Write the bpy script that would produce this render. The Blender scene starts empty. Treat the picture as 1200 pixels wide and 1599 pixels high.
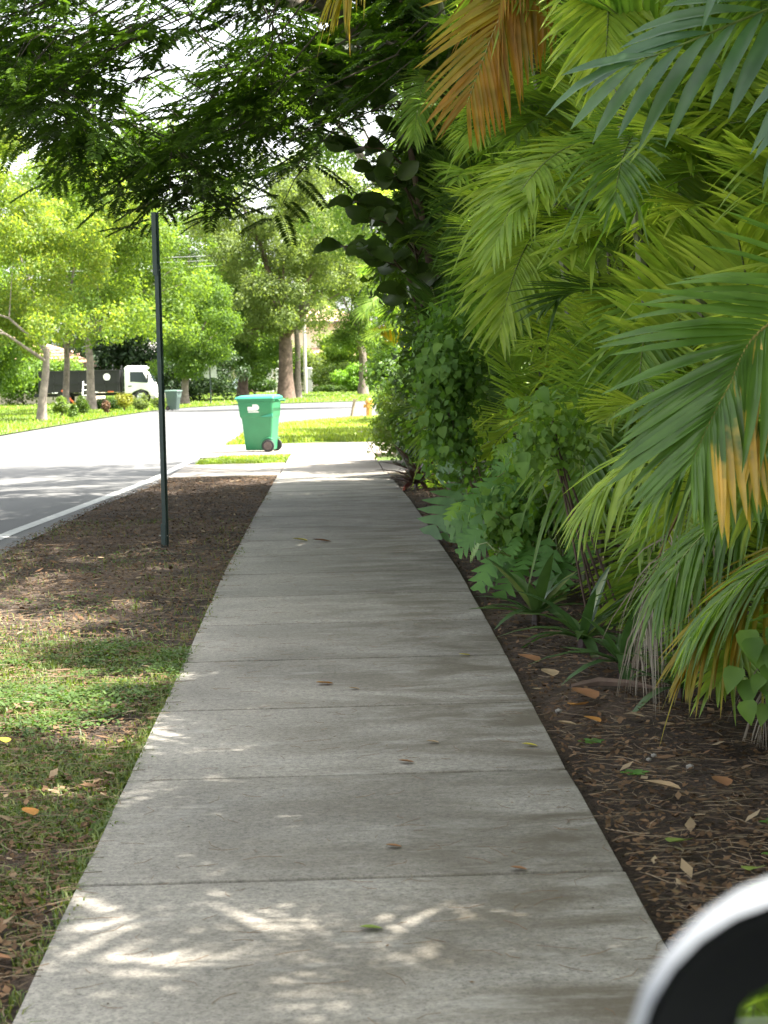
import bpy, bmesh, math, random
import numpy as np
from mathutils import Vector, Matrix, Quaternion
PI = math.pi
R = math.radians
random.seed(7)
rng = np.random.default_rng(7)
scn = bpy.context.scene
col = scn.collection

# ------------------------------------------------------------------ camera, sky, sun, exposure
cam_d = bpy.data.cameras.new('camera')
cam_d.sensor_fit = 'VERTICAL'
cam_d.sensor_height = 36.0
cam_d.lens = 36.0 * 3100.0 / 1599.0
cam_d.clip_start = 0.05
cam_d.clip_end = 2000.0
cam_d.dof.use_dof = True
cam_d.dof.focus_distance = 9.5
cam_d.dof.aperture_fstop = 10.0
cam = bpy.data.objects.new('camera', cam_d)
col.objects.link(cam)
CAM = Vector((0, 0, 1.42))
YAW, PITCH, ROLL = R(1.4767), R(3.9926), R(1.3)
fwd = Vector((math.sin(YAW) * math.cos(PITCH), math.cos(YAW) * math.cos(PITCH), -math.sin(PITCH)))
rgt = Vector((math.cos(YAW), -math.sin(YAW), 0))
upv = rgt.cross(fwd)
r2 = rgt * math.cos(ROLL) - upv * math.sin(ROLL)
u2 = upv * math.cos(ROLL) + rgt * math.sin(ROLL)
M3 = Matrix((r2, u2, -fwd)).transposed()
cam.matrix_world = Matrix.Translation(CAM) @ M3.to_4x4()
scn.camera = cam

SUN_DIR = Vector((0.98, -0.10, 0.0)).normalized()
SUN_EL = R(61)
sun_vec = Vector((SUN_DIR.x * math.cos(SUN_EL), SUN_DIR.y * math.cos(SUN_EL), math.sin(SUN_EL)))
world = bpy.data.worlds.new('World')
scn.world = world
world.use_nodes = True
wn = world.node_tree
sky = wn.nodes.new('ShaderNodeTexSky')
sky.sky_type = 'NISHITA'
sky.sun_disc = False
sky.sun_elevation = SUN_EL
sky.sun_rotation = math.atan2(SUN_DIR.x, SUN_DIR.y)
sky.dust_density = 3.0
sky.air_density = 1.0
bg = wn.nodes['Background']
bg.inputs['Strength'].default_value = 0.15
# hazy humid sky: the blue is washed toward white
bw = wn.nodes.new('ShaderNodeRGBToBW')
wn.links.new(sky.outputs[0], bw.inputs[0])
mixs = wn.nodes.new('ShaderNodeMix')
mixs.data_type = 'RGBA'
mixs.inputs[0].default_value = 0.82
wn.links.new(sky.outputs[0], mixs.inputs[6])
wn.links.new(bw.outputs[0], mixs.inputs[7])
wn.links.new(mixs.outputs[2], bg.inputs[0])
sun_d = bpy.data.lights.new('sun', 'SUN')
sun_d.energy = 4.6
sun_d.angle = R(0.5)
sun_d.color = (1.0, 0.95, 0.86)
sun = bpy.data.objects.new('sun', sun_d)
sun.rotation_euler = sun_vec.to_track_quat('Z', 'Y').to_euler()
sun.location = (0, 0, 40)
col.objects.link(sun)
scn.view_settings.view_transform = 'Standard'
scn.view_settings.look = 'None'
scn.view_settings.exposure = 2.6
scn.view_settings.gamma = 1.0
scn.view_settings.use_curve_mapping = False
scn.cycles.max_bounces = 10
scn.cycles.transmission_bounces = 8
scn.cycles.diffuse_bounces = 4
scn.cycles.glossy_bounces = 3

# ------------------------------------------------------------------ material helpers
def new_mat(name):
    m = bpy.data.materials.new(name)
    m.use_nodes = True
    nt = m.node_tree
    return m, nt, nt.nodes['Principled BSDF'], nt.nodes['Material Output']

def N(nt, t, **kw):
    n = nt.nodes.new(t)
    for k, v in kw.items():
        setattr(n, k, v)
    return n

def ramp(nt, fac, stops):
    n = nt.nodes.new('ShaderNodeValToRGB')
    e = n.color_ramp.elements
    e[0].position, e[0].color = stops[0][0], (*stops[0][1], 1)
    e[1].position, e[1].color = stops[1][0], (*stops[1][1], 1)
    for p, c in stops[2:]:
        x = e.new(p)
        x.color = (*c, 1)
    nt.links.new(fac, n.inputs[0])
    return n.outputs[0]

def noise(nt, scale, detail=4, rough=0.55, vec=None, dist=0.0):
    n = N(nt, 'ShaderNodeTexNoise')
    n.inputs['Scale'].default_value = scale
    n.inputs['Detail'].default_value = detail
    n.inputs['Roughness'].default_value = rough
    n.inputs['Distortion'].default_value = dist
    if vec is not None:
        nt.links.new(vec, n.inputs['Vector'])
    return n.outputs[0]

def mixc(nt, fac, a, b, mode='MIX'):
    n = N(nt, 'ShaderNodeMix', data_type='RGBA', blend_type=mode)
    for s, v in ((n.inputs[0], fac), (n.inputs[6], a), (n.inputs[7], b)):
        if isinstance(v, bpy.types.NodeSocket):
            nt.links.new(v, s)
        elif isinstance(v, (tuple, list)):
            s.default_value = (*v, 1)
        else:
            s.default_value = v
    return n.outputs[2]

def bump(nt, h, strength, dist=0.01):
    b = N(nt, 'ShaderNodeBump')
    b.inputs['Strength'].default_value = strength
    b.inputs['Distance'].default_value = dist
    nt.links.new(h, b.inputs['Height'])
    return b.outputs[0]

def objpos(nt):
    return N(nt, 'ShaderNodeTexCoord').outputs['Object']

def worldpos(nt):
    return N(nt, 'ShaderNodeNewGeometry').outputs['Position']

def plain(name, c, rough=0.6, metal=0.0, var=0.12, scale=8.0, spec=0.5, bmp=0.0):
    m, nt, p, o = new_mat(name)
    f = noise(nt, scale, 5, 0.6, objpos(nt))
    a = tuple(x * (1 - var) for x in c)
    b = tuple(min(1, x * (1 + var)) for x in c)
    nt.links.new(ramp(nt, f, [(0.3, a), (0.7, b)]), p.inputs['Base Color'])
    p.inputs['Roughness'].default_value = rough
    p.inputs['Metallic'].default_value = metal
    p.inputs['Specular IOR Level'].default_value = spec
    if bmp:
        nt.links.new(bump(nt, noise(nt, scale * 6, 4, 0.6, objpos(nt)), bmp, 0.01), p.inputs['Normal'])
    return m

def leaf_mat(name, stops, trans=0.45, tint=(1.5, 1.6, 0.6), rough=0.42, spec=0.35, spot=None):
    """stops: colours picked leaf by leaf (random per island)"""
    m, nt, p, o = new_mat(name)
    g = N(nt, 'ShaderNodeNewGeometry')
    oi = N(nt, 'ShaderNodeObjectInfo')
    add = N(nt, 'ShaderNodeMath', operation='MULTIPLY_ADD')
    nt.links.new(oi.outputs['Random'], add.inputs[0])
    add.inputs[1].default_value = 0.5
    hm = N(nt, 'ShaderNodeMath', operation='MULTIPLY')
    nt.links.new(g.outputs['Random Per Island'], hm.inputs[0])
    hm.inputs[1].default_value = 0.5
    nt.links.new(hm.outputs[0], add.inputs[2])
    n = len(stops)
    c = ramp(nt, add.outputs[0], [(0.1 + 0.8 * i / max(1, n - 1), s) for i, s in enumerate(stops)])
    if spot:
        f = noise(nt, spot[1], 3, 0.6, g.outputs['Position'])
        tc = N(nt, 'ShaderNodeSeparateXYZ')
        nt.links.new(objpos(nt), tc.inputs[0])
        ad = N(nt, 'ShaderNodeMath', operation='MULTIPLY_ADD')
        nt.links.new(f, ad.inputs[0])
        ad.inputs[1].default_value = 1.1
        rj = N(nt, 'ShaderNodeMath', operation='MULTIPLY_ADD')
        nt.links.new(oi.outputs['Random'], rj.inputs[0])
        rj.inputs[1].default_value = 0.55
        nt.links.new(tc.outputs[1], rj.inputs[2])
        nt.links.new(rj.outputs[0], ad.inputs[2])
        sb = N(nt, 'ShaderNodeMath', operation='SUBTRACT')
        nt.links.new(ad.outputs[0], sb.inputs[0])
        sb.inputs[1].default_value = 0.72
        fr = ramp(nt, sb.outputs[0], [(spot[2], (0, 0, 0)), (spot[2] + 0.24, (1, 1, 1))])
        c = mixc(nt, fr, c, spot[0])
    f2 = noise(nt, 9.0, 2, 0.5, g.outputs['Position'])
    c = mixc(nt, 1.0, c, ramp(nt, f2, [(0.3, (0.72, 0.75, 0.7)), (0.7, (1.2, 1.15, 1.1))]), 'MULTIPLY')
    nt.links.new(c, p.inputs['Base Color'])
    p.inputs['Roughness'].default_value = rough
    p.inputs['Specular IOR Level'].default_value = spec
    t = N(nt, 'ShaderNodeBsdfTranslucent')
    nt.links.new(mixc(nt, 1.0, c, tint, 'MULTIPLY'), t.inputs[0])
    mx = N(nt, 'ShaderNodeMixShader')
    mx.inputs[0].default_value = trans
    nt.links.new(p.outputs[0], mx.inputs[1])
    nt.links.new(t.outputs[0], mx.inputs[2])
    nt.links.new(mx.outputs[0], o.inputs[0])
    return m

# ------------------------------------------------------------------ object helpers
def link(name, me, parent=None, loc=(0, 0, 0), rot=(0, 0, 0), mat=None):
    o = bpy.data.objects.new(name, me)
    col.objects.link(o)
    if parent:
        o.parent = parent
    o.location = loc
    o.rotation_euler = rot
    if mat is not None:
        if me.materials:
            o.material_slots[0].link = 'OBJECT'
            o.material_slots[0].material = mat
        else:
            me.materials.append(mat)
    return o

def tag(o, label=None, cat=None, group=None, kind=None):
    for k, v in (('label', label), ('category', cat), ('group', group), ('kind', kind)):
        if v:
            o[k] = v
    return o

def thing(name, label, cat, loc=(0, 0, 0), rz=0.0, group=None):
    o = bpy.data.objects.new(name, None)
    col.objects.link(o)
    o.location = loc
    o.rotation_euler = (0, 0, rz)
    o.empty_display_size = 0.2
    return tag(o, label, cat, group)

def np_mesh(name, V, F, mats=(), mi=None, smooth=False):
    """V (n,3), F list of (m,k) index arrays"""
    if isinstance(F, np.ndarray):
        F = [F]
    me = bpy.data.meshes.new(name)
    V = np.asarray(V, dtype=np.float32)
    me.vertices.add(len(V))
    me.vertices.foreach_set('co', V.ravel())
    idx = np.concatenate([f.ravel() for f in F]).astype(np.int32)
    sizes = np.concatenate([np.full(len(f), f.shape[1]) for f in F]).astype(np.int32)
    starts = np.concatenate(([0], np.cumsum(sizes)[:-1])).astype(np.int32)
    me.loops.add(len(idx))
    me.loops.foreach_set('vertex_index', idx)
    me.polygons.add(len(sizes))
    me.polygons.foreach_set('loop_start', starts)
    me.polygons.foreach_set('loop_total', sizes)
    for m in mats:
        me.materials.append(m)
    if mi is not None:
        me.polygons.foreach_set('material_index', np.asarray(mi, dtype=np.int32))
    if smooth:
        me.polygons.foreach_set('use_smooth', np.ones(len(sizes), dtype=bool))
    me.update(calc_edges=True)
    me.validate()
    return me

class MB:
    def __init__(s):
        s.v, s.f, s.m = [], [], []
    def add(s, vs, fs, m=0):
        b = len(s.v)
        s.v += [tuple(v) for v in vs]
        s.f += [tuple(b + i for i in f) for f in fs]
        s.m += [m] * len(fs)
    def box(s, c, d, m=0, rz=0.0, rot=None):
        hx, hy, hz = d[0] / 2, d[1] / 2, d[2] / 2
        M = rot if rot is not None else Matrix.Rotation(rz, 3, 'Z')
        vs = [Vector(c) + M @ Vector((x * hx, y * hy, z * hz)) for z in (-1, 1) for y in (-1, 1) for x in (-1, 1)]
        s.add(vs, [(0, 2, 3, 1), (4, 5, 7, 6), (0, 1, 5, 4), (1, 3, 7, 5), (3, 2, 6, 7), (2, 0, 4, 6)], m)
    def tube(s, pts, rad, n=8, m=0, cap=True):
        pts = [Vector(p) for p in pts]
        if not hasattr(rad, '__len__'):
            rad = [rad] * len(pts)
        vs, fs = [], []
        ref = None
        for i, p in enumerate(pts):
            t = (pts[min(i + 1, len(pts) - 1)] - pts[max(i - 1, 0)]).normalized()
            if ref is None:
                ref = t.orthogonal().normalized()
            ref = (ref - t * ref.dot(t)).normalized()
            b = t.cross(ref)
            for k in range(n):
                a = 2 * PI * k / n
                vs.append(p + (ref * math.cos(a) + b * math.sin(a)) * rad[i])
        for i in range(len(pts) - 1):
            for k in range(n):
                fs.append((i * n + k, i * n + (k + 1) % n, (i + 1) * n + (k + 1) % n, (i + 1) * n + k))
        if cap:
            fs.append(tuple(reversed(range(n))))
            fs.append(tuple((len(pts) - 1) * n + k for k in range(n)))
        s.add(vs, fs, m)
    def loft(s, rings, m=0, cap=True):
        n = len(rings[0])
        vs = [v for r in rings for v in r]
        fs = []
        for i in range(len(rings) - 1):
            for k in range(n):
                fs.append((i * n + k, i * n + (k + 1) % n, (i + 1) * n + (k + 1) % n, (i + 1) * n + k))
        if cap:
            fs.append(tuple(reversed(range(n))))
            fs.append(tuple((len(rings) - 1) * n + k for k in range(n)))
        s.add(vs, fs, m)
    def prism(s, poly, axis, a0, a1, m=0):
        """poly 2-D points; axis 'y': (x,z) extruded along y, 'z': (x,y) along z"""
        def pt(p, a):
            return (p[0], a, p[1]) if axis == 'y' else ((p[0], p[1], a) if axis == 'z' else (a, p[0], p[1]))
        n = len(poly)
        vs = [pt(p, a0) for p in poly] + [pt(p, a1) for p in poly]
        fs = [tuple(range(n)), tuple(reversed(range(n, 2 * n)))]
        fs += [(i, n + i, n + (i + 1) % n, (i + 1) % n) for i in range(n)]
        s.add(vs, fs, m)
    def mesh(s, name, mats, smooth=False, bevel=0.0, seg=2):
        me = bpy.data.meshes.new(name)
        me.from_pydata(s.v, [], s.f)
        for mt in mats:
            me.materials.append(mt)
        me.polygons.foreach_set('material_index', s.m)
        bm = bmesh.new()
        bm.from_mesh(me)
        bmesh.ops.recalc_face_normals(bm, faces=bm.faces)
        if bevel:
            es = [e for e in bm.edges if len(e.link_faces) == 2 and e.calc_face_angle(0) > 0.6]
            bmesh.ops.bevel(bm, geom=es, offset=bevel, segments=seg, profile=0.6, affect='EDGES', clamp_overlap=True)
        bm.to_mesh(me)
        bm.free()
        if smooth:
            me.polygons.foreach_set('use_smooth', [True] * len(me.polygons))
            me.set_sharp_from_angle(angle=R(40))
        return me
    def obj(s, name, mats, parent=None, loc=(0, 0, 0), rz=0.0, smooth=False, bevel=0.0, seg=2):
        if not isinstance(mats, (list, tuple)):
            mats = [mats]
        return link(name, s.mesh(name, mats, smooth, bevel, seg), parent, loc, (0, 0, rz))

def rrect(cx, cy, hx, hy, r, n=5):
    pts = []
    for (sx, sy, a0) in ((1, 1, 0), (-1, 1, PI / 2), (-1, -1, PI), (1, -1, 1.5 * PI)):
        for i in range(n):
            a = a0 + (PI / 2) * i / (n - 1)
            pts.append((cx + sx * (hx - r) + r * math.cos(a), cy + sy * (hy - r) + r * math.sin(a)))
    return pts

def vnoise(x, y, seed=0):
    """smooth value noise, numpy"""
    xi, yi = np.floor(x).astype(int), np.floor(y).astype(int)
    xf, yf = x - xi, y - yi
    def h(a, b):
        n = np.sin(a * 127.1 + b * 311.7 + seed * 74.7) * 43758.5453
        return n - np.floor(n)
    u, v = xf * xf * (3 - 2 * xf), yf * yf * (3 - 2 * yf)
    return (h(xi, yi) * (1 - u) + h(xi + 1, yi) * u) * (1 - v) + (h(xi, yi + 1) * (1 - u) + h(xi + 1, yi + 1) * u) * v

def fbm(x, y, seed=0, o=4):
    a, s, t = 1.0, 0.0, 0.0
    for i in range(o):
        s = s + a * vnoise(x * 2 ** i, y * 2 ** i, seed + i)
        t += a
        a *= 0.5
    return s / t

# ------------------------------------------------------------------ materials
def mat_concrete(name, base, stain, joint_dir=True):
    m, nt, p, o = new_mat(name)
    pos = worldpos(nt)
    oi = N(nt, 'ShaderNodeObjectInfo')
    big = noise(nt, 0.9, 5, 0.62, pos)
    c = ramp(nt, big, [(0.3, tuple(x * 0.62 for x in base)), (0.55, base), (0.75, tuple(x * 1.22 for x in base))])
    fine = noise(nt, 42, 6, 0.8, pos)
    c = mixc(nt, 1.0, c, ramp(nt, fine, [(0.30, (0.48, 0.48, 0.48)), (0.5, (1, 1, 1)), (0.70, (1.4, 1.38, 1.35))]), 'MULTIPLY')
    grit = noise(nt, 130, 3, 0.7, pos)
    c = mixc(nt, 1.0, c, ramp(nt, grit, [(0.34, (0.5, 0.5, 0.5)), (0.46, (1, 1, 1)), (0.66, (1.15, 1.15, 1.15))]), 'MULTIPLY')
    # mildew along the planted side
    sx = N(nt, 'ShaderNodeSeparateXYZ')
    nt.links.new(pos, sx.inputs[0])
    mr = N(nt, 'ShaderNodeMapRange')
    mr.inputs[1].default_value, mr.inputs[2].default_value = -0.7, 0.65
    nt.links.new(sx.outputs[0], mr.inputs[0])
    mp = N(nt, 'ShaderNodeMapping')
    mp.inputs['Scale'].default_value = (0.9, 1.7, 1)
    nt.links.new(pos, mp.inputs[0])
    blot = noise(nt, 1.6, 6, 0.68, mp.outputs[0], 0.5)
    mu = N(nt, 'ShaderNodeMath', operation='MULTIPLY')
    nt.links.new(mr.outputs[0], mu.inputs[0])
    nt.links.new(ramp(nt, blot, [(0.36, (0, 0, 0)), (0.60, (1, 1, 1))]), mu.inputs[1])
    mm = N(nt, 'ShaderNodeMath', operation='MULTIPLY')
    nt.links.new(mu.outputs[0], mm.inputs[0])
    mm.inputs[1].default_value = 0.9
    c = mixc(nt, mm.outputs[0], c, stain)
    # pale scuffs across the walk
    mp2 = N(nt, 'ShaderNodeMapping')
    mp2.inputs['Scale'].default_value = (0.9, 2.6, 1)
    mp2.inputs['Rotation'].default_value = (0, 0, 0.12)
    nt.links.new(pos, mp2.inputs[0])
    sc = noise(nt, 2.2, 7, 0.72, mp2.outputs[0])
    c = mixc(nt, ramp(nt, sc, [(0.56, (0, 0, 0)), (0.74, (0.4, 0.4, 0.4))]), c, (0.4, 0.39, 0.36))
    # each slab a slightly different tone
    c = mixc(nt, 1.0, c, ramp(nt, oi.outputs['Random'], [(0, (0.84, 0.84, 0.83)), (1, (1.1, 1.1, 1.09))]), 'MULTIPLY')
    nt.links.new(c, p.inputs['Base Color'])
    p.inputs['Roughness'].default_value = 0.88
    nt.links.new(bump(nt, mixc(nt, 0.5, fine, grit), 0.35, 0.004), p.inputs['Normal'])
    return m

M = {}
M['slab'] = mat_concrete('sidewalk concrete', (0.215, 0.20, 0.175), (0.064, 0.05, 0.03))
M['drive'] = mat_concrete('driveway concrete', (0.225, 0.20, 0.175), (0.13, 0.10, 0.075))

def mat_asphalt():
    m, nt, p, o = new_mat('worn asphalt')
    pos = worldpos(nt)
    c = ramp(nt, noise(nt, 0.35, 5, 0.6, pos), [(0.3, (0.07, 0.069, 0.068)), (0.7, (0.105, 0.104, 0.10))])
    c = mixc(nt, 1.0, c, ramp(nt, noise(nt, 160, 3, 0.7, pos), [(0.3, (0.6, 0.6, 0.6)), (0.7, (1.3, 1.3, 1.3))]), 'MULTIPLY')
    nt.links.new(c, p.inputs['Base Color'])
    p.inputs['Roughness'].default_value = 0.85
    nt.links.new(bump(nt, noise(nt, 120, 3, 0.7, pos), 0.4, 0.005), p.inputs['Normal'])
    return m
M['joint'] = plain('dirty joint filler', (0.03, 0.025, 0.02), 0.95, var=0.4, scale=30, spec=0.1)
M['asphalt'] = mat_asphalt()
M['road_paint'] = plain('worn road paint', (0.42, 0.42, 0.40), 0.8, var=0.25, scale=14)

def mat_soil(name, dark, mid, red, redmask=0.55):
    m, nt, p, o = new_mat(name)
    pos = worldpos(nt)
    a = noise(nt, 1.3, 5, 0.6, pos)
    c = ramp(nt, a, [(0.3, dark), (0.7, mid)])
    b = noise(nt, 0.7, 5, 0.65, pos, 0.6)
    c = mixc(nt, ramp(nt, b, [(redmask - 0.1, (0, 0, 0)), (redmask + 0.1, (0.9, 0.9, 0.9))]), c, red)
    v = N(nt, 'ShaderNodeTexVoronoi')
    v.inputs['Scale'].default_value = 60
    nt.links.new(pos, v.inputs['Vector'])
    c = mixc(nt, 1.0, c, ramp(nt, noise(nt, 45, 6, 0.75, pos), [(0.3, (0.4, 0.4, 0.4)), (0.5, (1, 1, 1)), (0.72, (1.9, 1.75, 1.6))]), 'MULTIPLY')
    nt.links.new(c, p.inputs['Base Color'])
    p.inputs['Roughness'].default_value = 0.95
    p.inputs['Specular IOR Level'].default_value = 0.15
    nt.links.new(bump(nt, noise(nt, 35, 6, 0.75, pos), 0.9, 0.03), p.inputs['Normal'])
    return m
M['soil'] = mat_soil('dark leafy soil', (0.036, 0.029, 0.023), (0.068, 0.055, 0.044), (0.11, 0.08, 0.062))
M['bed'] = mat_soil('mulched bed soil', (0.038, 0.027, 0.02), (0.07, 0.054, 0.042), (0.105, 0.075, 0.056), 0.6)
M['turf'] = mat_soil('turf ground', (0.05, 0.08, 0.018), (0.10, 0.15, 0.03), (0.13, 0.14, 0.045), 0.62)

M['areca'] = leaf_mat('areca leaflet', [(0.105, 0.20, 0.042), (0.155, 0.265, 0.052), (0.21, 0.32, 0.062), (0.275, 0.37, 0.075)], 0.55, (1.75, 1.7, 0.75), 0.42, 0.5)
M['areca_lit'] = leaf_mat('sunlit toned areca leaflet', [(0.22, 0.35, 0.055), (0.29, 0.41, 0.065), (0.36, 0.46, 0.085)], 0.58, (1.55, 1.45, 0.7), 0.42, 0.5)  # lighter copy of areca, sunlight on the fronds put into the colour
M['areca_dark'] = leaf_mat('shade darkened palm leaflet', [(0.05, 0.10, 0.026), (0.07, 0.13, 0.03), (0.095, 0.16, 0.036)], 0.45, (1.5, 1.6, 0.6), 0.34)  # darker copy of areca, shade of the far hedge painted in
M['hero'] = leaf_mat('glossy palm leaflet', [(0.08, 0.165, 0.035), (0.10, 0.195, 0.04), (0.125, 0.225, 0.046)], 0.4, (1.5, 1.5, 0.5), 0.33, 0.45)
M['hero_tip'] = leaf_mat('palm leaflet with yellow patch', [(0.085, 0.17, 0.035), (0.105, 0.2, 0.04)], 0.4, (1.5, 1.5, 0.5), 0.33, 0.45, spot=((0.62, 0.42, 0.09), 9.0, 0.42))
M['orange'] = leaf_mat('dying orange palm leaflet', [(0.28, 0.145, 0.026), (0.33, 0.18, 0.03), (0.31, 0.22, 0.035), (0.22, 0.21, 0.035)], 0.55, (1.6, 1.2, 0.5), 0.5)
M['yellow'] = leaf_mat('yellowing palm leaflet', [(0.24, 0.22, 0.022), (0.30, 0.26, 0.025), (0.30, 0.20, 0.02), (0.16, 0.19, 0.025)], 0.55, (1.4, 1.25, 0.5), 0.45)
M['dead'] = leaf_mat('dry grey palm leaflet', [(0.22, 0.20, 0.17), (0.30, 0.27, 0.23), (0.17, 0.14, 0.11)], 0.2, (1.1, 1.0, 0.9), 0.8, 0.1)
M['brown'] = leaf_mat('dry brown palm leaflet', [(0.11, 0.08, 0.04), (0.17, 0.12, 0.06), (0.22, 0.16, 0.08)], 0.25, (1.2, 1.1, 0.8), 0.8, 0.1)
M['sword'] = leaf_mat('blue green sword leaflet', [(0.055, 0.115, 0.06), (0.07, 0.14, 0.07), (0.09, 0.16, 0.065)], 0.3, (1.3, 1.7, 0.7), 0.33, 0.5)
M['rachis'] = plain('palm leaf stalk', (0.26, 0.22, 0.06), 0.5, var=0.3)
M['rachis_green'] = plain('green palm leaf stalk', (0.13, 0.17, 0.04), 0.5, var=0.3)
M['poinciana'] = leaf_mat('feathery tree leaflet', [(0.04, 0.08, 0.016), (0.06, 0.11, 0.02), (0.085, 0.145, 0.026)], 0.5, (1.6, 1.7, 0.4), 0.5, 0.2)
M['poinciana_lit'] = leaf_mat('sunlit toned feathery tree leaflet', [(0.06, 0.12, 0.025), (0.09, 0.15, 0.03)], 0.5, (1.6, 1.6, 0.5), 0.4)  # poinciana leaf with sun on it mixed into the colour
M['oval'] = leaf_mat('thick oval leaf', [(0.025, 0.05, 0.012), (0.04, 0.07, 0.016), (0.055, 0.09, 0.02)], 0.3, (1.5, 1.5, 0.6), 0.35, 0.45)
M['vine'] = leaf_mat('vine leaf', [(0.075, 0.16, 0.03), (0.11, 0.21, 0.04), (0.15, 0.25, 0.05)], 0.45, (1.5, 1.5, 0.5), 0.55, 0.25)
M['lobed'] = leaf_mat('lobed shrub leaf', [(0.065, 0.16, 0.035), (0.085, 0.195, 0.04), (0.11, 0.225, 0.045)], 0.42, (1.4, 1.6, 0.6), 0.5, 0.3)
M['lobed_young'] = leaf_mat('young lobed leaf', [(0.16, 0.30, 0.04), (0.2, 0.34, 0.05)], 0.5, (1.3, 1.4, 0.5), 0.4)
M['philo'] = leaf_mat('glossy split leaf', [(0.065, 0.14, 0.045), (0.085, 0.17, 0.055)], 0.3, (1.4, 1.6, 0.7), 0.3, 0.5)
M['lily'] = leaf_mat('dark strap leaf', [(0.035, 0.08, 0.03), (0.05, 0.10, 0.035), (0.07, 0.12, 0.04)], 0.3, (1.4, 1.6, 0.7), 0.35, 0.5)
M['lily_pale'] = leaf_mat('cream edged strap leaf', [(0.20, 0.23, 0.08), (0.12, 0.17, 0.05)], 0.35, (1.2, 1.3, 0.7), 0.35, 0.5)
M['ti'] = leaf_mat('dark red strap leaf', [(0.05, 0.018, 0.022), (0.035, 0.03, 0.02)], 0.3, (1.6, 1.0, 0.8), 0.35, 0.5)
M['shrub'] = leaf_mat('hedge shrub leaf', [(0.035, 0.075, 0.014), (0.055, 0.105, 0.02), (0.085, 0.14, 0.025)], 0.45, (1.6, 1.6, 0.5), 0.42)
M['shrub_lit'] = leaf_mat('sunlit toned hedge shrub leaf', [(0.07, 0.14, 0.025), (0.11, 0.19, 0.03), (0.16, 0.22, 0.04)], 0.45, (1.4, 1.4, 0.5), 0.42)  # shrub leaf lightened to stand for sunlight on it
M['t_yel'] = leaf_mat('yellow green tree leaf', [(0.07, 0.135, 0.028), (0.105, 0.185, 0.038), (0.15, 0.235, 0.046), (0.20, 0.25, 0.05)], 0.58, (1.6, 1.5, 0.5), 0.5, 0.25)
M['t_green'] = leaf_mat('green tree leaf', [(0.075, 0.14, 0.03), (0.115, 0.20, 0.04), (0.17, 0.25, 0.05)], 0.55, (1.6, 1.6, 0.5), 0.5, 0.25)
M['t_grey'] = leaf_mat('greyish tree leaf', [(0.085, 0.13, 0.045), (0.13, 0.18, 0.06), (0.18, 0.23, 0.08)], 0.55, (1.5, 1.5, 0.6), 0.5, 0.25)
M['t_dark'] = leaf_mat('dark tree leaf', [(0.02, 0.04, 0.016), (0.03, 0.06, 0.022), (0.045, 0.075, 0.028)], 0.3, (1.4, 1.5, 0.6), 0.45)
M['bush_yel'] = leaf_mat('golden bush leaf', [(0.20, 0.22, 0.02), (0.28, 0.28, 0.03)], 0.4, (1.2, 1.2, 0.5), 0.45)
M['bush_red'] = leaf_mat('reddish bush leaf', [(0.16, 0.10, 0.06), (0.22, 0.13, 0.08), (0.12, 0.14, 0.05)], 0.4, (1.2, 1.0, 0.7), 0.45)
M['grass'] = leaf_mat('grass blade', [(0.045, 0.085, 0.016), (0.07, 0.12, 0.022), (0.11, 0.15, 0.03), (0.2, 0.19, 0.07)], 0.4, (1.4, 1.5, 0.6), 0.5)
M['clover'] = leaf_mat('low weed leaf', [(0.04, 0.08, 0.022), (0.055, 0.105, 0.026), (0.08, 0.13, 0.03)], 0.35, (1.3, 1.5, 0.6), 0.5)
M['lawn_blade'] = leaf_mat('lawn blade', [(0.10, 0.18, 0.026), (0.17, 0.26, 0.034), (0.26, 0.32, 0.05)], 0.45, (1.4, 1.4, 0.5), 0.5)
M['litter'] = leaf_mat('leaf litter', [(0.035, 0.022, 0.016), (0.08, 0.05, 0.03), (0.14, 0.085, 0.05), (0.27, 0.21, 0.14)], 0.1, (1.1, 1.0, 0.9), 0.85, 0.1)
M['twig'] = leaf_mat('thin dry twig', [(0.035, 0.026, 0.02), (0.09, 0.065, 0.045), (0.22, 0.17, 0.12)], 0.0, (1, 1, 1), 0.85, 0.1)
M['needle'] = leaf_mat('dry needle', [(0.10, 0.06, 0.035), (0.16, 0.10, 0.06), (0.12, 0.10, 0.08)], 0.0, (1, 1, 1), 0.85, 0.1)
M['bark'] = plain('grey bark', (0.17, 0.14, 0.115), 0.9, var=0.45, scale=6, spec=0.2, bmp=0.6)
M['bark_pale'] = plain('pale bark', (0.24, 0.20, 0.165), 0.9, var=0.4, scale=5, spec=0.2, bmp=0.5)
M['bark_brown'] = plain('brown bark', (0.12, 0.085, 0.065), 0.95, var=0.45, scale=4, spec=0.2, bmp=0.7)
M['twigdark'] = plain('dark twig bark', (0.045, 0.035, 0.026), 0.9)
M['cane'] = plain('palm cane', (0.085, 0.095, 0.04), 0.6, var=0.4, scale=12)
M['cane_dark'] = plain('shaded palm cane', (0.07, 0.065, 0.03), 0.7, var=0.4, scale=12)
M['cane_grey'] = plain('grey palm cane', (0.25, 0.23, 0.17), 0.8, var=0.35, scale=14)
M['post'] = plain('dark green post paint', (0.012, 0.03, 0.026), 0.45, var=0.25, scale=20)
M['binplastic'] = plain('green bin plastic', (0.026, 0.19, 0.08), 0.42, var=0.08, scale=5)
M['binlid'] = plain('green lid plastic', (0.035, 0.26, 0.165), 0.35, var=0.06, scale=5)
M['bingrey'] = plain('grey green bin plastic', (0.09, 0.14, 0.115), 0.5, var=0.1, scale=5)
M['rubber'] = plain('black rubber', (0.02, 0.02, 0.02), 0.75)
M['hubm'] = plain('wheel hub plastic', (0.10, 0.075, 0.065), 0.6, var=0.3, scale=30)
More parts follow.
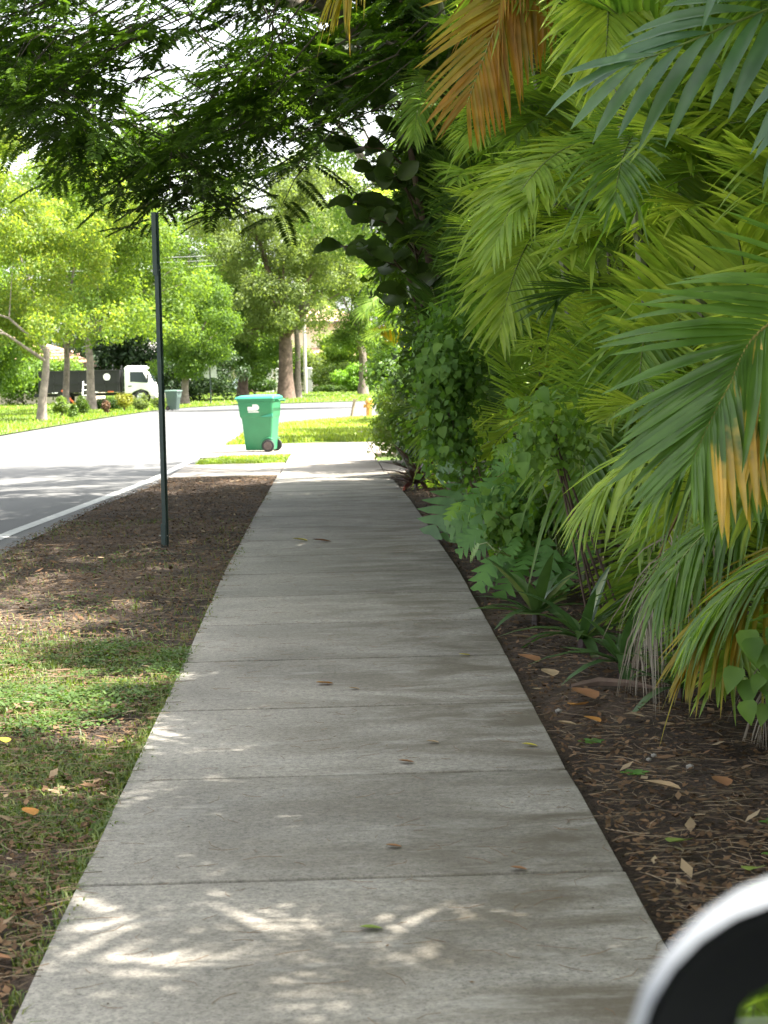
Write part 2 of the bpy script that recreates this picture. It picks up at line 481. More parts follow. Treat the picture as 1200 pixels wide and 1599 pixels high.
M['white_print'] = plain('white print', (0.75, 0.74, 0.71), 0.6, var=0.05)
M['white_paint'] = plain('white vehicle paint', (0.78, 0.77, 0.74), 0.25, var=0.03)
M['car_paint'] = plain('white car paint', (0.25, 0.262, 0.282), 0.3, var=0.02)
M['housing'] = plain('matt black mirror housing', (0.006, 0.0065, 0.0075), 0.6, var=0.2, spec=0.15)
M['black'] = plain('black plastic', (0.016, 0.017, 0.019), 0.5, var=0.2)
M['truckbody'] = plain('black steel body', (0.008, 0.0075, 0.0075), 0.5, var=0.35, scale=3)
M['glass'] = plain('dark vehicle glass', (0.035, 0.045, 0.05), 0.06, var=0.1)
M['mirror'] = plain('mirror glass', (0.27, 0.28, 0.265), 0.02, 1.0, var=0.0)
M['chrome'] = plain('bare metal', (0.5, 0.5, 0.5), 0.3, 1.0)
M['orange_plastic'] = plain('orange reflector', (0.5, 0.10, 0.03), 0.4)
M['hydrant'] = plain('yellow hydrant paint', (0.55, 0.30, 0.05), 0.5, var=0.2, scale=12)
M['wood'] = plain('weathered wood', (0.30, 0.23, 0.15), 0.85, var=0.3, scale=10)
M['stucco'] = plain('white stucco', (0.72, 0.69, 0.64), 0.9, var=0.06, scale=3, bmp=0.2)
M['cream'] = plain('cream stucco', (0.68, 0.58, 0.47), 0.9, var=0.06, scale=2, bmp=0.2)
M['tile'] = plain('peach roof tile', (0.52, 0.34, 0.25), 0.8, var=0.2, scale=3, bmp=0.4)
M['tile_brown'] = plain('brown roof tile', (0.33, 0.20, 0.13), 0.8, var=0.25, scale=3, bmp=0.4)
M['tile_grey'] = plain('grey roof tile', (0.2, 0.19, 0.18), 0.8, var=0.25, scale=3, bmp=0.4)
M['fascia'] = plain('dark fascia board', (0.10, 0.07, 0.05), 0.7)
M['window'] = plain('window glass', (0.03, 0.035, 0.04), 0.08)
M['sheet_metal'] = plain('sign back metal', (0.55, 0.56, 0.55), 0.5, var=0.08)
M['wire'] = plain('grey cable', (0.3, 0.3, 0.3), 0.6)
M['bluecar'] = plain('pale blue car paint', (0.45, 0.52, 0.6), 0.25)
M['pole_grey'] = plain('weathered pole', (0.42, 0.38, 0.33), 0.85, var=0.2)
M['stone'] = plain('pale pebble', (0.2, 0.185, 0.16), 0.8, var=0.2)
M['leaf_brown'] = leaf_mat('fallen brown leaf', [(0.22, 0.11, 0.055), (0.28, 0.14, 0.07)], 0.15, (1, 1, 1), 0.7, 0.2)
M['leaf_orange'] = leaf_mat('fallen orange leaf', [(0.38, 0.17, 0.04), (0.42, 0.2, 0.05)], 0.2, (1, 1, 1), 0.7, 0.2)
M['leaf_yellow'] = leaf_mat('fallen yellow leaf', [(0.5, 0.42, 0.05), (0.55, 0.48, 0.08)], 0.2, (1, 1, 1), 0.6, 0.3)
M['leaf_green'] = leaf_mat('fallen green leaf', [(0.16, 0.22, 0.04), (0.2, 0.26, 0.05)], 0.2, (1, 1, 1), 0.6, 0.3)
M['leaf_tan'] = leaf_mat('fallen tan leaf', [(0.36, 0.25, 0.15), (0.42, 0.31, 0.2)], 0.15, (1, 1, 1), 0.8, 0.2)

# ------------------------------------------------------------------ ground, road, walk
def sheet(name, poly, z, mat, kind='structure'):
    b = MB()
    b.add([(x, y, z) for x, y in poly], [tuple(range(len(poly)))])
    return tag(b.obj(name, mat), kind=kind)

sheet('ground', [(-600, -60), (600, -60), (600, 1500), (-600, 1500)], -0.06, M['turf'])

roadR = [(-2.95, -20), (-2.9, 0), (-2.85, 12), (-2.8, 17), (-2.66, 22.5), (-2.3, 28.6), (-2.22, 44), (-2.1, 52), (-1.5, 58.5), (0.2, 63.5), (4, 66), (40, 69)]
roadL = [(-9.2, -20), (-9.1, 0), (-8.95, 30), (-8.85, 53), (-8.5, 75), (-7.9, 90), (-6.6, 97.5), (-4.8, 101.3), (0, 104), (6, 106), (40, 110)]
def strip(A, B, z):
    n = max(len(A), len(B))
    return A, B
b = MB()
vs = [(x, y, -0.02) for x, y in roadR] + [(x, y, -0.02) for x, y in roadL]
# resample both edges to the same count
def resample(P, n):
    P = np.array(P, float)
    d = np.concatenate(([0], np.cumsum(np.linalg.norm(np.diff(P, axis=0), axis=1))))
    t = np.linspace(0, d[-1], n)
    return np.stack([np.interp(t, d, P[:, i]) for i in range(2)], 1)
ra, rb = resample(roadR, 60), resample(roadL, 60)
# irregular worn edge of the asphalt
ra[:, 0] += 0.05 * (rng.random(60) - 0.5)
b.add([(p[0], p[1], -0.02) for p in ra] + [(p[0], p[1], -0.02) for p in rb], [(i, i + 1, 61 + i, 60 + i) for i in range(59)])
tag(b.obj('road', M['asphalt']), kind='structure')
b = MB()
lx = [(-3.3, -10), (-3.22, 12), (-3.11, 18.5), (-2.85, 23), (-2.55, 28.7), (-2.42, 36), (-2.37, 44), (-2.3, 50)]
lp = resample(lx, 40)
b.add([(p[0] - 0.07, p[1], -0.016) for p in lp] + [(p[0] + 0.07, p[1], -0.016) for p in lp], [(i, i + 1, 41 + i, 40 + i) for i in range(39)])
tag(b.obj('road_line', M['road_paint']), kind='structure')

def relief(name, x0f, x1f, y0, y1, dx, dy, amp, mat, edge=0.0, seed=3, base=0.0):
    ys = np.arange(y0, y1 + dy, dy)
    k = int(round(2.4 / dx)) if not callable(dx) else dx
    T = np.linspace(0, 1, k)
    X = np.array([x0f(y) + (x1f(y) - x0f(y)) * T for y in ys])
    Y = np.repeat(ys[:, None], k, 1)
    Z = base + amp * (fbm(X * 2.2, Y * 2.2, seed, 4) - 0.5) * 2 + amp * 0.5 * (fbm(X * 14, Y * 14, seed + 9, 3) - 0.5) * 2
    e = np.minimum(T, 1 - T)[None, :]
    Z = Z - edge * np.clip(1 - e * 14, 0, 1)
    V = np.stack([X, Y, Z], -1).reshape(-1, 3)
    ny, nx = X.shape
    i = np.arange(ny - 1)[:, None] * nx + np.arange(nx - 1)[None, :]
    F = np.stack([i, i + 1, i + nx + 1, i + nx], -1).reshape(-1, 4)
    return tag(link(name, np_mesh(name, V, F, [mat], smooth=True)), kind='structure')

def edgeR(y):
    return float(np.interp(y, [p[1] for p in roadR], [p[0] for p in roadR]))
relief('verge', lambda y: edgeR(y) + 0.0, lambda y: -0.70, -2, 28.0, 0.05, 0.06, 0.035, M['soil'], 0.025, base=-0.005)
relief('planting_bed', lambda y: 0.75, lambda y: 6.0, -6, 28.0, 0.03, 0.08, 0.03, M['bed'], 0.02, seed=21, base=-0.005)

walk = tag(thing('sidewalk', None, None), kind='structure')
bedm = MB()
bedm.box((0.04, 14.0, -0.045), (1.5, 28.4, 0.108))
bedm.obj('bedding', M['joint'], walk)
PITCHW = 1.43
def walk_edges(y):
    return (float(np.interp(y, [4, 9, 14, 20, 28], [-0.73, -0.75, -0.79, -0.79, -0.77])), float(np.interp(y, [4, 7, 10.6, 14, 22, 28], [0.78, 0.80, 0.85, 0.88, 0.86, 0.78])))
for k in range(-4, 16):
    y0, y1 = 5.45 + PITCHW * k + 0.012, 5.45 + PITCHW * (k + 1) - 0.012
    yc = (y0 + y1) / 2
    mb = MB()
    P = []
    for i, y in enumerate(np.linspace(y0, y1, 5)):
        P.append((walk_edges(y)[1] + 0.005 * (rng.random() - 0.5), y - yc))
    for i, y in enumerate(np.linspace(y1, y0, 5)):
        P.append((walk_edges(y)[0] + 0.005 * (rng.random() - 0.5), y - yc))
    mb.prism(P, 'z', -0.08, 0.02)
    o = mb.obj('slab', M['slab'], walk, (0, yc, 0), bevel=0.006)
    o.rotation_euler = (0.0018 * (rng.random() - 0.5), 0.003 * (rng.random() - 0.5), 0.0)
# bright concrete crossing the walk, and the farther one under the bin
def panels(name, xs, y0, y1, mat, z=0.01):
    root = tag(thing(name, None, None), kind='structure')
    for x0, x1 in zip(xs[:-1], xs[1:]):
        q = MB()
        q.box(((x0 + x1) / 2, (y0 + y1) / 2, z - 0.05), (x1 - x0 - 0.014, y1 - y0 - 0.014, 0.1))
        q.obj('concrete_panel', mat, root, bevel=0.006)
panels('driveway', [-2.35, -0.75, 0.75, 2.6, 4.6], 28.36, 32.3, M['drive'])
panels('sidewalk_link', [-0.75, 0.76], 32.3, 35.2, M['drive'])
panels('driveway', [-2.35, -0.75, 0.75, 2.6, 4.6], 35.2, 41.3, M['drive'])
panels('sidewalk_path', [0.55, 1.75], 48.0, 54.0, M['drive'], 0.005)

# ------------------------------------------------------------------ blades and bits (stuff)
def blades(name, X, Y, Z, h, w, mat, bend=0.5, label=None):
    n = len(X)
    a = rng.random(n) * 2 * PI
    d = np.stack([np.cos(a), np.sin(a), np.zeros(n)], 1)
    s = np.stack([-np.sin(a), np.cos(a), np.zeros(n)], 1)
    h = h * (0.5 + rng.random(n))
    bd = h * bend * (0.3 + 1.2 * rng.random(n))
    w = w * (0.6 + 0.8 * rng.random(n))
    P = np.stack([X, Y, Z], 1)
    up = np.array([0, 0, 1.0])
    p0, p1 = P - s * w[:, None] / 2, P + s * w[:, None] / 2
    mid = P + up * (h * 0.6)[:, None] + d * (bd * 0.4)[:, None]
    p2, p3 = mid - s * w[:, None] * 0.4, mid + s * w[:, None] * 0.4
    tip = P + up * (h * (1 - 0.35 * bend))[:, None] + d * bd[:, None]
    V = np.stack([p0, p1, p2, p3, tip], 1).reshape(-1, 3)
    k = np.arange(n)[:, None] * 5
    F4 = k + np.array([[0, 1, 3, 2]])
    F3 = k + np.array([[2, 3, 4]])
    return tag(link(name, np_mesh(name, V, [F4, F3], [mat])), label, None, None, 'stuff')

def scatter(n, x0f, x1f, y0, y1, power=1.0):
    y = y0 + (y1 - y0) * rng.random(n) ** power
    t = rng.random(n)
    x = np.array([x0f(v) for v in y]) * (1 - t) + np.array([x1f(v) for v in y]) * t
    return x, y

# verge grass: thick near the camera, thinning into bare soil beyond
x, y = scatter(150000, lambda v: max(edgeR(v), -0.19 * v - 0.5), lambda v: -0.74, 4.0, 20.0, 1.3)
f = fbm(x * 1.1, y * 1.1, 5, 4) + 0.25 * fbm(x * 5, y * 5, 6, 3)
dens = np.clip((f - 0.55) * 4, 0, 1) * np.clip((11.8 - y) / 2.5, 0.07, 1)
keep = rng.random(len(x)) < dens
x, y = x[keep], y[keep]
blades('grass', x, y, np.full(len(x), -0.01), 0.045, 0.006, M['grass'], 0.9, 'thin grass growing in patches on the verge')
# low weed carpet
x, y = scatter(60000, lambda v: -2.0, lambda v: -0.74, 7.6, 10.6)
cx, cy = -1.15, 9.1
f = fbm(x * 1.6, y * 1.6, 15, 4)
f2 = fbm(x * 5.0, y * 5.0, 17, 3)
keep = rng.random(len(x)) < np.clip(0.85 - ((x - cx) / 0.75) ** 2 - ((y - cy) / 1.5) ** 2 + (f - 0.5) * 3.0 + (f2 - 0.5) * 2.5, 0, 1) * 0.5
x2, y2 = scatter(9000, lambda v: max(edgeR(v), -0.19 * v - 0.4), lambda v: -0.74, 4.5, 17)
k2 = fbm(x2 * 1.9, y2 * 1.9, 31, 3) > 0.62
x, y = np.concatenate([x[keep], x2[k2]]), np.concatenate([y[keep], y2[k2]])
def flat_leaves(name, x, y, z, size, mat, tilt=0.5, aspect=0.6, label=None, kind='stuff'):
    n = len(x)
    a = rng.random(n) * 2 * PI
    d = np.stack([np.cos(a), np.sin(a), tilt * (rng.random(n) - 0.3)], 1)
    s = np.stack([-np.sin(a), np.cos(a), tilt * (rng.random(n) - 0.5)], 1)
    L = (size * (0.5 + rng.random(n)))[:, None]
    P = np.stack([x, y, z], 1)
    V = np.stack([P - d * L / 2, P + s * L * aspect / 2, P + d * L / 2, P - s * L * aspect / 2], 1).reshape(-1, 3)
    F = np.arange(n)[:, None] * 4 + np.array([[0, 1, 2, 3]])
    o = link(name, np_mesh(name, V, F, [mat]))
    return tag(o, label, None, None, kind)
flat_leaves('weed_carpet', x, y, 0.012 + 0.035 * rng.random(len(x)), 0.019, M['clover'], 0.9, 0.7, 'low green weeds carpeting the verge by the walk')
def walk_r(v):
    return float(np.interp(v, [4, 7, 10.6, 14, 22, 28], [0.78, 0.80, 0.85, 0.88, 0.86, 0.78]))
# litter and twigs on both soils
xa, ya = scatter(34000, lambda v: max(edgeR(v), -0.19 * v - 0.5), lambda v: -0.77, 4, 28, 1.15)
xb, yb = scatter(30000, lambda v: walk_r(v) + 0.015, lambda v: min(0.23 * v + 0.5, 3.2), 3.6, 28, 1.3)
x, y = np.concatenate([xa, xb]), np.concatenate([ya, yb])
flat_leaves('leaf_litter', x, y, 0.010 + 0.022 * rng.random(len(x)), 0.023, M['litter'], 0.8, 0.6, 'dry leaf litter over the bare soil')
xa, ya = scatter(900, lambda v: max(edgeR(v), -0.19 * v - 0.5), lambda v: -0.79, 4, 28, 1.1)
xb, yb = scatter(800, lambda v: walk_r(v) + 0.05, lambda v: min(0.23 * v + 0.5, 3.2), 3.6, 26, 1.3)
x, y = np.concatenate([xa, xb]), np.concatenate([ya, yb])
flat_leaves('large_leaf_litter', x, y, 0.022 + 0.02 * rng.random(len(x)), 0.055, M['litter'], 0.7, 0.45, 'larger dry leaves among the litter on the soil')
y = 4 + 20 * rng.random(2600) ** 1.2
y = y[fbm(y * 1.3, y * 0 + 2.0, 61, 3) > 0.42]
x = np.array([-0.735 - 0.03 * abs(np.sin(v * 3)) for v in y]) + 0.02 * rng.normal(size=len(y))
blades('edge_grass', x, y, np.full(len(x), -0.01), 0.045, 0.005, M['grass'], 1.1, 'grass creeping over the left edge of the walk')
def twigs(name, x, y, z, L, w, mat, label, curve=0.15):
    n = len(x)
    a = rng.random(n) * 2 * PI
    d = np.stack([np.cos(a), np.sin(a), 0 * a], 1)
    s = np.stack([-np.sin(a), np.cos(a), 0 * a], 1)
    L = (L * (0.35 + 1.1 * rng.random(n)))[:, None]
    c = (curve * (rng.random(n) - 0.5) * 2)[:, None] * L
    P = np.stack([x, y, z], 1)
    pts = [P - d * L / 2, P + s * c, P + d * L / 2]
    up = np.array([0, 0, w * 0.8])
    V = []
    for p in pts:
        V += [p - s * w / 2, p + up, p + s * w / 2]
    V = np.stack(V, 1).reshape(-1, 3)
    k = np.arange(n)[:, None] * 9
    F = np.concatenate([k + np.array([[a0, a0 + 1, a0 + 4, a0 + 3]]) for a0 in (0, 1, 3, 4)])
    return tag(link(name, np_mesh(name, V, F, [mat])), label, None, None, 'stuff')
xa, ya = scatter(5200, lambda v: max(edgeR(v), -0.19 * v - 0.5), lambda v: -0.74, 4, 28, 1.1)
xb, yb = scatter(6500, lambda v: walk_r(v) + 0.04, lambda v: min(0.23 * v + 0.5, 3.2), 3.6, 28, 1.35)
x, y = np.concatenate([xa, xb]), np.concatenate([ya, yb])
twigs('twigs', x, y, 0.014 + 0.02 * rng.random(len(x)), 0.10, 0.0022, M['twig'], 'thin dry twigs lying on the bare soil')
x, y = scatter(650, lambda v: -0.73, lambda v: 0.80, 4, 24, 1.2)
twigs('needles', x, y, np.full(len(x), 0.0212), 0.085, 0.0011, M['needle'], 'fine dry needles strewn over the concrete walk', 0.25)
x, y = scatter(500, lambda v: -0.7, lambda v: 0.80, 4, 28, 0.8)
flat_leaves('walk_debris', x, y, np.full(len(x), 0.0235), 0.012, M['litter'], 0.15, 0.5, 'small brown debris on the concrete walk')

# lawns
def lawn(name, poly, z, label, n, h=0.09, w=0.02):
    sheet('lawn', poly, z, M['turf'])
    P = np.array(poly)
    x0, y0 = P.min(0)
    x1, y1 = P.max(0)
    x = x0 + (x1 - x0) * rng.random(n * 2)
    y = y0 + (y1 - y0) * rng.random(n * 2)
    ins = np.zeros(len(x), bool)
    for i in range(len(P)):
        a, c = P[i], P[(i + 1) % len(P)]
        cond = ((a[1] > y) != (c[1] > y)) & (x < (c[0] - a[0]) * (y - a[1]) / (c[1] - a[1] + 1e-9) + a[0])
        ins ^= cond
    x, y = x[ins][:n], y[ins][:n]
    k = fbm(x * 0.9, y * 0.9, 44, 3) > 0.36
    blades(name, x[k], y[k], np.full(k.sum(), z), h, w, M['lawn_blade'], 0.6, label)
lawn('lawn_grass', [(-2.22, 32.4), (-0.78, 32.4), (-0.72, 35.1), (-2.2, 35.1)], -0.004, 'short sunlit grass strip between the two driveways', 7000, 0.06, 0.012)
lawn('lawn_grass', [(-2.2, 41.4), (-0.9, 41.4), (0.9, 41.4), (1.9, 47), (2.4, 66), (0.6, 63.2), (-1.4, 58), (-2.1, 51)], -0.006, 'sunlit grass beyond the green bin beside the road', 26000, 0.11, 0.018)
lawn('lawn_grass', [(-9.0, 40), (-8.95, 53), (-8.6, 75), (-8.0, 90), (-6.7, 98), (-4.9, 101.8), (-8, 112), (-24, 112), (-26, 40)], -0.006, 'bright lawn across the road under the street trees', 42000, 0.10, 0.035)
lawn('lawn_grass', [(-7, 103.5), (0, 105), (6, 107), (30, 111), (30, 172), (-30, 172), (-30, 112), (-8, 112)], -0.008, 'lawn behind the bend of the road', 30000, 0.10, 0.06)

# ------------------------------------------------------------------ leaf unit meshes (length 1 along +Y, up +Z)
def strap_mesh(name, mat, prof, droop=0.25, fold=0.15, twist=0.0):
    """prof: (t, half width) stations"""
    V, F = [], []
    for t, w in prof:
        z = -droop * t * t
        V += [(-w, t * (1 - 0.12 * droop * t), z + fold * w), (0, t * (1 - 0.12 * droop * t), z), (w, t * (1 - 0.12 * droop * t), z + fold * w)]
    for i in range(len(prof) - 1):
        a = 3 * i
        F += [(a, a + 1, a + 4, a + 3), (a + 1, a + 2, a + 5, a + 4)]
    me = np_mesh(name, np.array(V), np.array(F), [mat], smooth=True)
    return me

OVAL = [(0, 0.02), (0.1, 0.12), (0.3, 0.22), (0.55, 0.27), (0.8, 0.22), (0.94, 0.11), (1, 0.01)]
HEART = [(0, 0.03), (0.06, 0.28), (0.25, 0.40), (0.5, 0.34), (0.75, 0.19), (1, 0.0)]
SWORD = [(0, 0.03), (0.1, 0.055), (0.35, 0.075), (0.6, 0.066), (0.82, 0.04), (1, 0.002)]
LEAFLET = [(0, 0.014), (0.12, 0.03), (0.4, 0.037), (0.7, 0.029), (0.9, 0.014), (1, 0.001)]
oval_me = [strap_mesh('leaf', M['oval'], OVAL, d, 0.35) for d in (0.15, 0.35)]
heart_me = [strap_mesh('leaf', M['vine'], HEART, d, 0.3) for d in (0.1, 0.3)]
sword_me = [strap_mesh('leaf', M['lily'], SWORD, d, 0.35) for d in (0.15, 0.4, 0.7)]
leaflet_me = [strap_mesh('leaflet', M['hero'], LEAFLET, d, 0.5) for d in (0.06, 0.16, 0.3)]
broad_me = [strap_mesh('leaflet', M['sword'], [(0, 0.012), (0.12, 0.035), (0.35, 0.062), (0.65, 0.06), (0.86, 0.036), (1, 0.002)], d, 0.45) for d in (0.15, 0.35, 0.55)]

def lobed_mesh(name, mat, lobes=5, wid=0.42, spread=0.55, droop=0.15):
    V, F = [], []
    def pt(x, y):
        V.append((x, y, -droop * (y * y + 0.8 * x * x) + 0.05 * abs(x)))
        return len(V) - 1
    mid = [pt(0, t) for t in np.linspace(0, 1, lobes * 2 + 1)]
    for s in (-1, 1):
        for i in range(lobes):
            t0 = i / lobes
            a, m_, c = mid[2 * i], mid[2 * i + 1], mid[2 * i + 2]
            prof = math.sin(PI * (0.18 + 0.72 * (i + 0.5) / lobes))
            Lx = wid * prof
            tc = t0 + 0.5 / lobes
            p1 = pt(s * Lx * 0.45, tc - 0.30 / lobes + spread * Lx * 0.4)
            tip = pt(s * Lx, tc + spread * Lx)
            p2 = pt(s * Lx * 0.5, tc + 0.42 / lobes + spread * Lx * 0.55)
            q = pt(s * wid * 0.13, t0 + 1.0 / lobes + 0.02) if i < lobes - 1 else c
            F.append((a, p1, tip, m_) if s > 0 else (m_, tip, p1, a))
            F.append((m_, tip, p2, c) if s > 0 else (c, p2, tip, m_))
    me = np_mesh(name, np.array(V), np.array(F), [mat])
    return me
lobed_me = [lobed_mesh('leaf', M['lobed'], 5, 0.40, 0.55, 0.12), lobed_mesh('leaf', M['lobed'], 4, 0.46, 0.5, 0.3)]
philo_me = [lobed_mesh('leaf', M['philo'], 7, 0.5, 0.25, 0.2), lobed_mesh('leaf', M['philo'], 6, 0.5, 0.3, 0.35)]

def put_leaf(name, me, parent, base, d, L, up=(0, 0, 1), wscale=1.0, mat=None):
    """child leaf object; base is in the parent's frame"""
    d = Vector(d).normalized()
    u = Vector(up)
    xax = d.cross(u)
    if xax.length < 1e-4:
        xax = Vector((1, 0, 0))
    xax.normalize()
    zax = xax.cross(d)
    m = Matrix((xax, d, zax)).transposed()
    o = bpy.data.objects.new(name, me)
    col.objects.link(o)
    o.parent = parent
    o.location = base
    o.rotation_euler = m.to_euler()
    o.scale = (L * wscale, L, L)
    if mat is not None:
        o.material_slots[0].link = 'OBJECT'
        o.material_slots[0].material = mat
    return o

# ------------------------------------------------------------------ palm fronds
def frond_mesh(name, e0, e1, L=1.8, pairs=42, leaf=0.46, width=0.03, droop=0.35, vee=0.5, seed=0, lm=None, rm=None, bare=0.2, ragged=0.12, comb=1.0):
    """arching pinnate leaf: starts at the origin heading +Y at elevation e0 and ends at e1; gravity along -Z"""
    rg = np.random.default_rng(seed)
    n = 26
    P, T = [np.zeros(3)], []
    side_curve = (rg.random() - 0.5) * 0.5
    for i in range(n):
        t = i / (n - 1)
        e = e0 + (e1 - e0) * t ** 1.25
        az = side_curve * t
        d = np.array([math.sin(az) * math.cos(e), math.cos(az) * math.cos(e), math.sin(e)])
        T.append(d)
        P.append(P[-1] + d * L / n)
    P, T = np.array(P), np.array(T + [T[-1]])
    V, F, mi = [], [], []
    # stalk: three sided tube
    for i in range(n + 1):
        r = 0.0105 * (1 - 0.85 * i / n) + 0.0012
        t = T[i]
        sx = np.cross(t, [0, 0, 1.0])
        if np.linalg.norm(sx) < 1e-3:
            sx = np.array([1.0, 0, 0])
        sx /= np.linalg.norm(sx)
        nz = np.cross(sx, t)
        V += [P[i] - sx * r, P[i] + sx * r, P[i] + nz * r * 1.2]
    Q = []
    for i in range(n):
        for k in range(3):
            Q.append((3 * i + k, 3 * i + (k + 1) % 3, 3 * i + 3 + (k + 1) % 3, 3 * i + 3 + k))
    nq = len(Q)
    for j in range(pairs):
        t = bare + (1 - bare) * (j + 0.5) / pairs
        fi = t * n
        i = min(int(fi), n - 1)
        p = P[i] + (P[i + 1] - P[i]) * (fi - i)
        tg = T[i]
        sx = np.cross(tg, [0, 0, 1.0])
        if np.linalg.norm(sx) < 0.15:
            sx = np.array([1.0, 0, 0])
        sx /= np.linalg.norm(sx)
        nz = np.cross(sx, tg)
        u = (j + 0.5) / pairs
        ll = leaf * (0.45 + 0.62 * math.sin(PI * min(1, 0.12 + 0.80 * u)) ** 0.8) * (1.0 - 0.45 * max(0, u - 0.75) / 0.25)
        ang = R(66) - R(44) * u
        for s in (-1, 1):
            if rg.random() < ragged * 0.25:
                continue
            a = ang + (rg.random() - 0.5) * 0.14
            ve = vee * (1 - 0.5 * u) + (rg.random() - 0.5) * ragged * 1.5
            d = tg * math.cos(a) + (sx * s * math.cos(ve) + nz * math.sin(ve)) * math.sin(a)
            l2 = ll * (0.80 + 0.28 * rg.random())
            wv = tg - d * tg.dot(d)
            wv /= max(1e-6, np.linalg.norm(wv))
            nu = np.cross(wv, d)
            if nu[2] < 0:
                nu = -nu
            dd = droop * (0.6 + 0.8 * rg.random())
            kink = rg.random() < 0.10
            tw = (rg.random() - 0.5) * 0.5
            b0 = len(V)
            st = ((0.0, 0.4), (0.15, 0.95), (0.40, 1.0), (0.70, 0.72), (0.90, 0.34))
            for q, ww in st:
                dq = dd * q * q + (0.9 * max(0, q - 0.45) if kink else 0)
                c = p + d * l2 * q * (1 - 0.25 * min(1.2, dd) * q) + np.array([0, 0, -1.0]) * l2 * dq
                w2 = wv * math.cos(tw * q) + nu * math.sin(tw * q)
                cr = nu * width * ww * 0.22
                V += [c - w2 * width * ww / 2 + cr, c - cr * 0.3, c + w2 * width * ww / 2 + cr]
            V.append(p + d * l2 * (1 - 0.25 * min(1.2, dd)) + np.array([0, 0, -1.0]) * l2 * (dd + (0.5 if kink else 0)))
            for k in range(4):
                o_ = b0 + 3 * k
                F.append((o_, o_ + 1, o_ + 4, o_ + 3))
                F.append((o_ + 1, o_ + 2, o_ + 5, o_ + 4))
            F.append((b0 + 12, b0 + 13, b0 + 15))
            F.append((b0 + 13, b0 + 14, b0 + 15))
    F4 = np.array(Q + [f for f in F if len(f) == 4])
    F3 = np.array([f for f in F if len(f) == 3])
    mi = [1] * nq + [0] * (len(F4) - nq) + [0] * len(F3)
    return np_mesh(name, np.array(V), [F4, F3], [lm, rm], mi)

FR = []          # (mean elevation, mesh)
spec = [(70, 30), (58, 10), (44, -5), (28, -25), (15, -30), (0, -45), (80, 25), (75, -5), (65, 0), (62, -25), (52, -15), (48, -40), (38, -30), (32, -55), (22, -45), (10, -55), (-2, -70), (-15, -75)]
for i, (a, c) in enumerate(spec):
    FR.append([a, frond_mesh('frond', R(a), R(c), 1.45 + 0.35 * rng.random(), 32 + int(7 * rng.random()), 0.44 + 0.10 * rng.random(), 0.026 + 0.006 * rng.random(), 0.06 + 0.20 * rng.random(), 0.25 + 0.5 * rng.random(), 100 + i, M['areca'], M['rachis_green'])])
    co = np.empty(len(FR[-1][1].vertices) * 3, np.float32)
    FR[-1][1].vertices.foreach_get('co', co)
    FR[-1].append(float(co[1::3].max()))
FRD = [frond_mesh('dead_frond', R(a), R(c), 1.0, 24, 0.40, 0.010, 1.0, 0.1, 300 + i, M['dead'], M['brown'], ragged=0.9) for i, (a, c) in enumerate([(-30, -85), (-5, -80), (-50, -88)])]

def face_x(y):
    """how near the walk the hedge face stands"""
    return float(np.interp(y, [3, 7, 9, 12, 16, 19, 26], [1.75, 1.40, 1.16, 0.90, 0.70, 0.48, 0.5]))

def frond(parent, base, az, elev, scale=1.0, mat=None, name='frond', tilt=0.12):
    """az: heading in the ground plane measured from +X"""
    wx, wy = parent.location.x + base[0], parent.location.y + base[1]
    lim = face_x(wy) + 0.30 * rng.random() - 0.14 + (0.28 if base[2] < 1.3 and wy > 11 else 0)
    for k in range(9):
        c = sorted(FR, key=lambda q: abs(q[0] - elev) + 9 * rng.random())[0]
        ext = (c[2] * math.cos(az) - 0.18) * scale
        if wx + ext > lim or wx < lim:
            break
        if k < 5:
            az = (az + (rng.random() - 0.5) * 2.6)
            if rng.random() < 0.4:
                elev = min(80, elev + 18)
        else:
            scale *= 0.82
    o = link(name, c[1], parent, base, (tilt * (rng.random() - 0.5) * 2, tilt * (rng.random() - 0.5) * 2, az - PI / 2))
    sx = -1 if rng.random() < 0.5 else 1
    o.scale = (scale * sx, scale, scale)
    if mat is not None:
        o.material_slots[0].link = 'OBJECT'
        o.material_slots[0].material = mat
    return o

